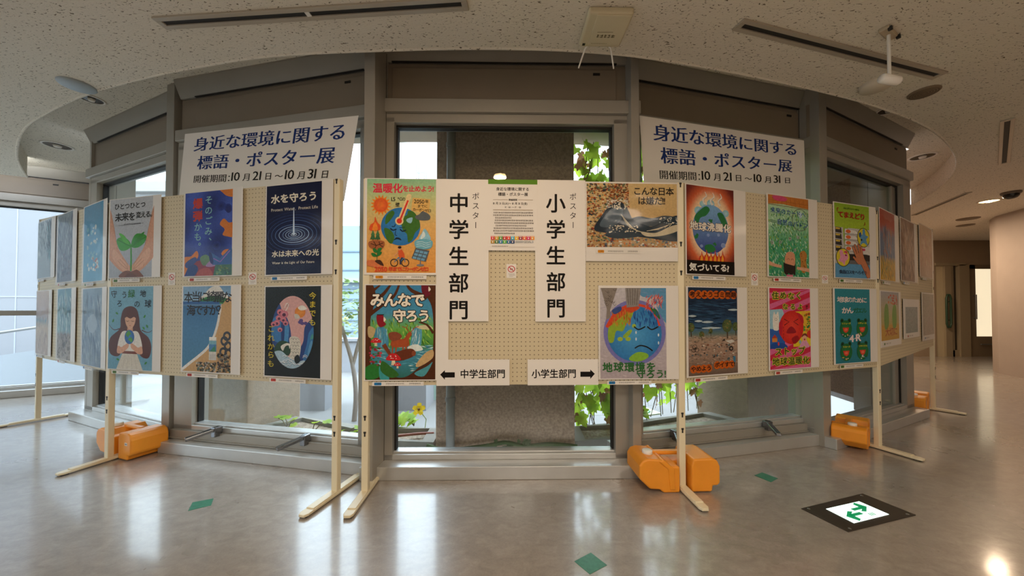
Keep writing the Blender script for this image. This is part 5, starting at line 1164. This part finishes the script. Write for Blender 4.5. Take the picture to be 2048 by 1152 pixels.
P('L2', 'poster of a blue sea meeting a tan beach strewn with litter', (366.5, 572.5, 742, 463.5, 572.5, 746.5), (364, 484, .006, .006), art_sea(), 'r', bulge=.006)
P('L2', 'navy poster of rippling water rings with white writing', (533.7, 371.5, 548.5, 643.7, 363.5, 548), (531.5, 667, .006, .006), art_water(), 'b')
P('L2', 'black poster with a pink oval of blue mountains and waterfall', (531, 573, 751, 642, 573, 757), (529, 665.5, .006, .006), art_moon(), 'r')
P('C', 'green to orange poster of a sad globe with a thermometer', (734.4, 358, 545.5, 872, 358.5, 545.5), (729.6, 898, .004, .012), art_therm(), 'o', cap=.3, sleeve=0)
P('C', 'forest poster with a brown deer, waterfalls and red mushrooms', (731.7, 570.4, 759.2, 871.3, 570.4, 759.4), (729, 897, .006, .006), art_forest(), 'b', cap=.29, sleeve=0)
P('C', 'wide tan poster of dark rolling sea waves over dotted litter', (1173.3, 366.7, 494, 1353.8, 367.5, 495), (1171, 1356.5, .008, .082), art_waves(), 'o', cap=.26, sleeve=.002)
P('C', 'poster of a crying blue globe with burning trees on top', (1200, 576, 757, 1332, 576, 757), (1196.6, 1358, .014, .006), art_cry(), 'b', cap=.26)
P('R2', 'poster of a boiling blue globe over flames on dark red', (1372.5, 369, 546.7, 1467, 380.6, 550.5), (1370, 1491, .006, .006), art_boil(), 'b')
P('R2', 'poster of a dark sky over littered ground with orange lettering', (1376, 575.5, 754.5, 1474, 575.5, 744), (1372, 1494, .006, .008), art_litter(), 'r')
P('R2', 'green meadow poster with a smiling dark-haired figure and arms', (1536, 389, 553, 1616.4, 398.7, 553.5), (1533, 1634, .006, .006), art_meadow(), 'r')
P('R2', 'pink and red striped poster of a round crying red face', (1538.7, 577, 741, 1619.7, 577, 733), (1536, 1636, .006, .006), art_red(), 'r')
P('R2', 'lime green poster of an outstretched hand reaching for food trays', (1668.4, 405, 555.5, 1737.7, 414, 556), (1666, 1752, .006, .006), art_temae(), 'g')
P('R2', 'teal poster with four green frog faces and open red mouths', (1669.4, 578, 729, 1739, 578, 722), (1666, 1753, .006, .006), art_frog(), 'g')
# left end
sl = dict(sleeve=.004, cap=.2)
P('L3', 'pale blue-grey poster at the far left end of the upper row', (73.5, 447, 554, 103, 437, 557), (72.5, 111, .006, .006), art_slant([(0, '#a9bcc4'), (1, '#8fa0a8')], [('s', 120, (2, 4, 98, 90), 24, ['#c8d4d8', '#7f929c', '#5f7884']), ('s', 40, (70, 10, 98, 100), 40, ['#3f5866', '#7fb0b8'])], seed=2), 'b', **sl)
P('L3', 'dark grey-blue poster second from the left end of the upper row', (116.5, 430.5, 562, 146, 423, 564), (115, 154, .006, .004), art_slant([(0, '#8496a0'), (.5, '#7a8a98'), (1, '#6a7484')], [('s', 150, (2, 10, 98, 140), 26, ['#5a6a80', '#9fb0b8', '#48586c']), ('d', 40, (30, 90, 90, 140), 5, ['#4c5468', '#6f6a78'])], seed=4), 'r', **sl)
P('L3', 'bright blue poster of drifting pale shapes beside the sprout poster', (169, 413, 562, 207, 403, 563), (167.5, 214.5, .006, .004), art_slant([(0, '#3f8fb8'), (.5, '#4a9cc4'), (1, '#5aa8cc')], [('d', 34, (20, 40, 80, 130), 6, ['#a8d0d8', '#d8e4e0', '#7fc0d0']), ('d', 12, (40, 100, 80, 130), 4, ['#c87864', '#e0d4c0'])], seed=6), 'g', **sl)
P('L3', 'pastel poster with a blue band at the far left end of the lower row', (72.5, 583, 706, 98, 581, 712), (71.8, 104, .006, .004), art_slant([(0, '#d0b8a4'), (.4, '#b8a8a8'), (.45, '#5f94a8'), (.55, '#c8b49c'), (1, '#b09c90')], [('s', 60, (2, 60, 98, 148), 20, ['#d8c8b8', '#a08c84', '#c0a894'])], seed=8), 'b', **sl)
P('L3', 'teal and grey poster with a rocky lower half at the left end', (116, 578, 717, 143, 577.5, 722), (115, 152, .006, .004), art_slant([(0, '#5a94a8'), (.6, '#7fa8ac'), (.65, '#8a8078'), (1, '#a49a8c')], [('s', 90, (2, 4, 98, 90), 30, ['#3f7a94', '#9fc8cc', '#c8dce0']), ('d', 90, (2, 96, 98, 148), 6, ['#7a6f66', '#a89c8c', '#5f564e'])], seed=10), 'r', **sl)
P('L3', 'hazy grey-blue poster below the bright blue one', (166, 577, 729, 204, 577, 736), (164.5, 214.5, .006, .004), art_slant([(0, '#7f9cb0'), (.5, '#6f8ba2'), (1, '#7a8fa4')], [('s', 120, (2, 20, 98, 148), 30, ['#8fa8ba', '#5f7a94', '#a8bcc8']), ('b', [(30, 60), (60, 50), (80, 70), (60, 86), (34, 80)], None, 0, '#9fb4c4')], seed=12), 'b', **sl)
# right end
P('R3', 'red, blue and yellow poster nearest the lime green one', (1759, 419, 560, 1788.5, 427, 561), (1757.8, 1796, .006, .004), art_slant([(0, '#a03a2c'), (.22, '#b0482c'), (.35, '#6f7a94'), (.65, '#5f7a9c'), (.72, '#c8a03c'), (1, '#d0a030')], [('s', 120, (4, 100, 96, 148), 16, ['#e0bc4c', '#a8843c', '#6a8a5c']), ('s', 60, (20, 40, 80, 100), 30, ['#4f6a94', '#8a98ac', '#b07a5c'])], seed=3), 'g', **sl)
P('R3', 'brownish glossy poster in the middle of the right end upper row', (1801, 438, 562, 1827.5, 445, 561.5), (1799.8, 1833, .006, .004), art_slant([(0, '#94705c'), (.5, '#a4846c'), (1, '#8c7468')], [('s', 130, (2, 4, 98, 146), 30, ['#b8987c', '#7a5c4c', '#c8b09c', '#5c4c48'])], seed=5), 'b', **sl)
P('R3', 'pale peach poster at the far right end of the upper row', (1838.5, 450, 554, 1863, 456, 554), (1837.5, 1866, .004, .004), art_slant([(0, '#d8b890'), (.6, '#d0a888'), (1, '#c8b09c')], [('s', 60, (10, 20, 90, 120), 24, ['#e4ccac', '#c09078', '#d8a08c'])], seed=7), 'g', **sl)
P('R3', 'drawing of two trees with orange writing under the red poster', (1761.5, 584, 684, 1797, 584, 676), (1759.5, 1801, .008, .05), art_slant([(0, '#a8a8b0'), (.3, '#b8b094'), (.65, '#c0b070'), (.7, '#d0a048'), (1, '#c89c40')], [('b', [(16, 60), (24, 34), (38, 40), (40, 90), (20, 100)], None, 0, '#6f9a48'), ('b', [(60, 60), (70, 34), (84, 42), (84, 92), (64, 98)], None, 0, '#76a04c'), ('d', 30, (40, 8, 90, 34), 5, ['#c8604c', '#d88a5c'])], 130, 9, (('大切に', 20, 96, 24, '#a8522c', .02), dict(adv=.95))), 'g', **sl)
P('R3', 'white sheet with a small grey-green drawing at the right end', (1811, 614, 667, 1835, 614, 664), (1806.5, 1838.5, .07, .045), art_slant([(0, '#a8b0b0'), (1, '#94a09c')], [('s', 160, (4, 4, 96, 120), 12, ['#7a8a88', '#b8bcb4', '#8f9c8c', '#a89894'])], 130, 11), 'r', **sl)
P('R3', 'pale pencil-coloured drawing at the far right end, lower row', (1845, 588, 672, 1867, 588, 668), (1843, 1868.5, .012, .05), art_slant([(0, '#b8b4a4'), (1, '#c0b4a8')], [('s', 140, (4, 4, 96, 145), 12, ['#a8b090', '#d0c4b8', '#c09c94', '#9fa08c'])], 150, 13), 'b', **sl)

# ------------------------------------------------------------------ lettered sheets on the middle panel
def sheet(key, name, label, cat, x0, y0, x1, y1, art, group=None, y=-.0125, gap=0.0, mats=None):
    s0, za = hit(key, x0, y0, -.014); s1, zb = hit(key, x1, y1, -.014); w, h = s1-s0, za-zb
    p, rz = place(key, (s0+s1)/2, y-gap, zb); t = thing(name, label, cat, p, rz, group)
    m = MB(); m.box(-w/2, w/2, -.0011, -.0005, 0, h); m.build('sheet', M_PAPER, t)
    art.emit('print', t, -w/2, h, w, h, .0013, mats or (M_PLAIN, M_PLAIN)); return t
def big(st, H):
    A = Art(H); A.text(st, 23 if st[0] == '中' else 21, 26, 39, '#15110f', .02, True, 1.31, sx=1.02); A.text('ポスター', 68, 25, 14.5, '#1d1815', 0, True, 1.28); return A
sheet('C', 'category_sign', 'tall white sign with large vertical writing beside the sad globe poster', 'sign', 873.5, 359, 977, 642.5, big('中学生部門', 272), gap=.008)
sheet('C', 'category_sign', 'tall white sign with large vertical writing beside the wave poster', 'sign', 1070, 360.5, 1171, 643, big('小学生部門', 276), gap=.008)
def arrow_sign(st, left):
    A = Art(35)
    if left: A.poly([(5, 20), (11.5, 14), (11.5, 17), (25, 17), (25, 24), (11.5, 24), (11.5, 27)], '#15110f', 1); A.text(st, 32, 13, 12.6, '#15110f', .022, sx=.99)
    else: A.poly([(95, 20), (88.5, 14), (88.5, 17), (74.5, 17), (74.5, 24), (88.5, 24), (88.5, 27)], '#15110f', 1); A.text(st, 5.5, 13, 12.8, '#15110f', .022, sx=.99)
    return A
sheet('C', 'arrow_sign', 'small white sign with a black arrow pointing left', 'sign', 873.5, 719, 1019, 770, arrow_sign('中学生部門', True), gap=.008)
sheet('C', 'arrow_sign', 'small white sign with a black arrow pointing right', 'sign', 1055, 718.5, 1196, 769, arrow_sign('小学生部門', False), gap=.008)
def art_notice():
    A = Art(143); A.rect(0, 0, 100, 9.5, '#5c8a26'); A.text('身近な環境に関する', 16, 15.5, 7.5, '#2a2420', .022, adv=1.0); A.text('標語・ポスター展', 20, 26, 7.6, '#2a2420', .022)
    A.line([(10, 41), (40, 41)], .7, '#8a7040'); A.line([(61, 41), (91, 41)], .7, '#8a7040'); A.text('開催期間', 41.5, 38.8, 4.4, '#2a2420', .02)
    A.text('10 月 21 日(火)～ 10 月 31 日(金)', 10, 45.5, 5.6, '#2a2420', .014, sx=.93); A.text('9：00 ～ 17：00', 34, 53.5, 4.8, '#2a2420', .006); A.line([(10, 61.5), (91, 61.5)], .9, '#8a7040')
    A.scribble(10, 65, 91, 112, 9, '#5a504a', 4, .7)
    cs = ['#d8242f', '#d8a030', '#4c9a38', '#c01c2c', '#e83c24', '#2cb4d8', '#f0b818', '#9a1c40', '#e86824', '#d81c68', '#f09828', '#b88a2c', '#48783c', '#1478b8', '#58b038', '#00649a', '#1c386a']
    for k, c in enumerate(cs):
        x, y = 5.5+(k % 11)*8.05, 114+(k//11)*7.6; A.rect(x, y, x+7.7, y+7.3, c); A.ell(x+3.8, y+4.4, 1.6, 1.5, '#efe6dc', n=10); A.rect(x+.8, y+.7, x+6.6, y+1.6, '#efe6dc')
    A.rect(55, 123.5, 71, 124.6, '#a8acb0'); A.rect(55, 126, 71, 127.1, '#a8acb0'); A.text('GOALS', 72, 122, 6.4, '#8a8f98', .012); A.scribble(5, 133, 40, 137, 1, '#9a8f88', 6); A.line([(42, 136), (94, 136)], .5, '#b8a898')
    return A
sheet('C', 'notice_sheet', 'green-topped event notice between the two tall vertical signs', 'notice', 976.4, 359.8, 1074.5, 502, art_notice(), gap=.010)
def art_nophoto():
    A = Art(160); A.rect(0, 0, 100, 160, '#e8e3dd'); A.ring(50, 58, 34, 34, 8, '#c0343a', 36); A.line([(27, 34), (73, 82)], 8, '#c0343a'); A.rect(36, 50, 64, 70, '#8a8480'); A.ell(50, 60, 6, 6, '#e8e3dd', n=12); A.line([(27, 34), (73, 82)], 7, '#c0343a'); A.scribble(16, 108, 84, 150, 3, '#8a8480', 3); return A
for key, b, lb in [('L2', (336.5, 545.5, 350, 570), 'small no-photography card between the sprout and blue-orange posters'), ('L2', (497, 545, 513, 569), 'small no-photography card left of the navy water poster'),
                   ('C', (1013, 528, 1032.5, 556), 'small no-photography card below the green-topped notice'), ('R2', (1502.5, 546, 1516, 571), 'small no-photography card right of the boiling globe poster'),
                   ('R2', (1644, 550, 1656, 567), 'small no-photography card left of the lime green poster')]:
    sheet(key, 'no_photography_card', lb, 'card', *b, art_nophoto(), 'no-photography cards on the panels')

# banners hung in front of two windows
def banner(win, corners, label):
    t0, A0, rz, W = win; q = vquad(A0, rz, -.015, corners); ox, oz = q[3][0], q[3][1]; pts = [(x-ox, z-oz) for x, z in q]
    p = A0+Vector((math.cos(rz), math.sin(rz), 0))*ox+Vector((0, 0, oz))+Vector((-math.sin(rz), math.cos(rz), 0))*-.015
    t = thing('banner', label, 'banner', p, rz, 'paper banners hung in the windows')
    vs, fs = quad_box(0, 0, [pts[3], pts[2], pts[1], pts[0]], .0012); m = MB(); m.add(vs, fs); m.build('sheet', M_BANNER, t)
    Hh = 46.0; A = Art(Hh); n = '#1a3272'
    A.text('身近な環境に関する', 6.5, 3, 9.9, n, .006, adv=1.0, serif=.026); A.text('標語・ポスター展', 10, 15.5, 9.9, n, .006, adv=1.03, serif=.026)
    A.text('開催期間：', 8.5, 28.6, 5.4, '#1a1714', -.004, serif=.014); x = 33
    for s_, z_, yy in [('10', 7.8, 26.4), ('月', 5.0, 28.7), ('21', 7.8, 26.4), ('日', 4.8, 28.7), ('～', 5.0, 28.7), ('10', 7.8, 26.4), ('月', 5.0, 28.7), ('31', 7.8, 26.4), ('日', 4.8, 28.7)]:
        A.text(s_, x, yy, z_, '#1a1714', .0, serif=.013 if len(s_) == 2 else .012, gap=.10); x += 6.9 if len(s_) == 2 else 6.1
    # the sheet is a slanted quadrilateral: map the layout onto it
    TL, TR, BR, BL = pts; b0 = len(A.v)
    def mp(u, v): return TL[0]*(1-u)*(1-v)+TR[0]*u*(1-v)+BR[0]*u*v+BL[0]*(1-u)*v, TL[1]*(1-u)*(1-v)+TR[1]*u*(1-v)+BR[1]*u*v+BL[1]*(1-u)*v
    me = bpy.data.meshes.new('lettering'); vs = []
    for x_, y_, k_ in A.v: u, v = x_/100, y_/Hh; X_, Z_ = mp(u, v); vs.append((X_, -.0004-k_*3e-5, Z_))
    me.from_pydata(vs, [], A.f); me.materials.append(M_PLAIN); at = me.color_attributes.new('Col', 'FLOAT_COLOR', 'POINT'); at.data.foreach_set('color', [w_ for c in A.c for w_ in (*c, 1)])
    o = bpy.data.objects.new('lettering', me); COL.objects.link(o); o.parent = t
banner(wL, [(370, 268), (717, 231), (688, 402), (357, 402)], 'white banner with dark blue writing hung in the left window')
banner(wR, [(1279, 231), (1608, 281), (1612, 402), (1290, 402)], 'white banner with dark blue writing hung in the right window')

# maker's marks on the wireless unit
A = Art(100); A.line([(32, 50), (68, 49)], 1.2, '#6f6244', mi=1); A.scribble(30, 56, 70, 72, 1, '#5f5438', 4); A.scribble(22, 82, 62, 87, 1, '#9a8c68', 6)
me_parent = thing('mark_carrier', None, None); t = AP[0]
o = A.emit('lettering', t, -.115, .115, .23, .23, .0405, (M_PLAIN, M_PLAIN)); bpy.data.objects.remove(me_parent)
for v in o.data.vertices: x, y, z = v.co; v.co = (x, z*-1, y)
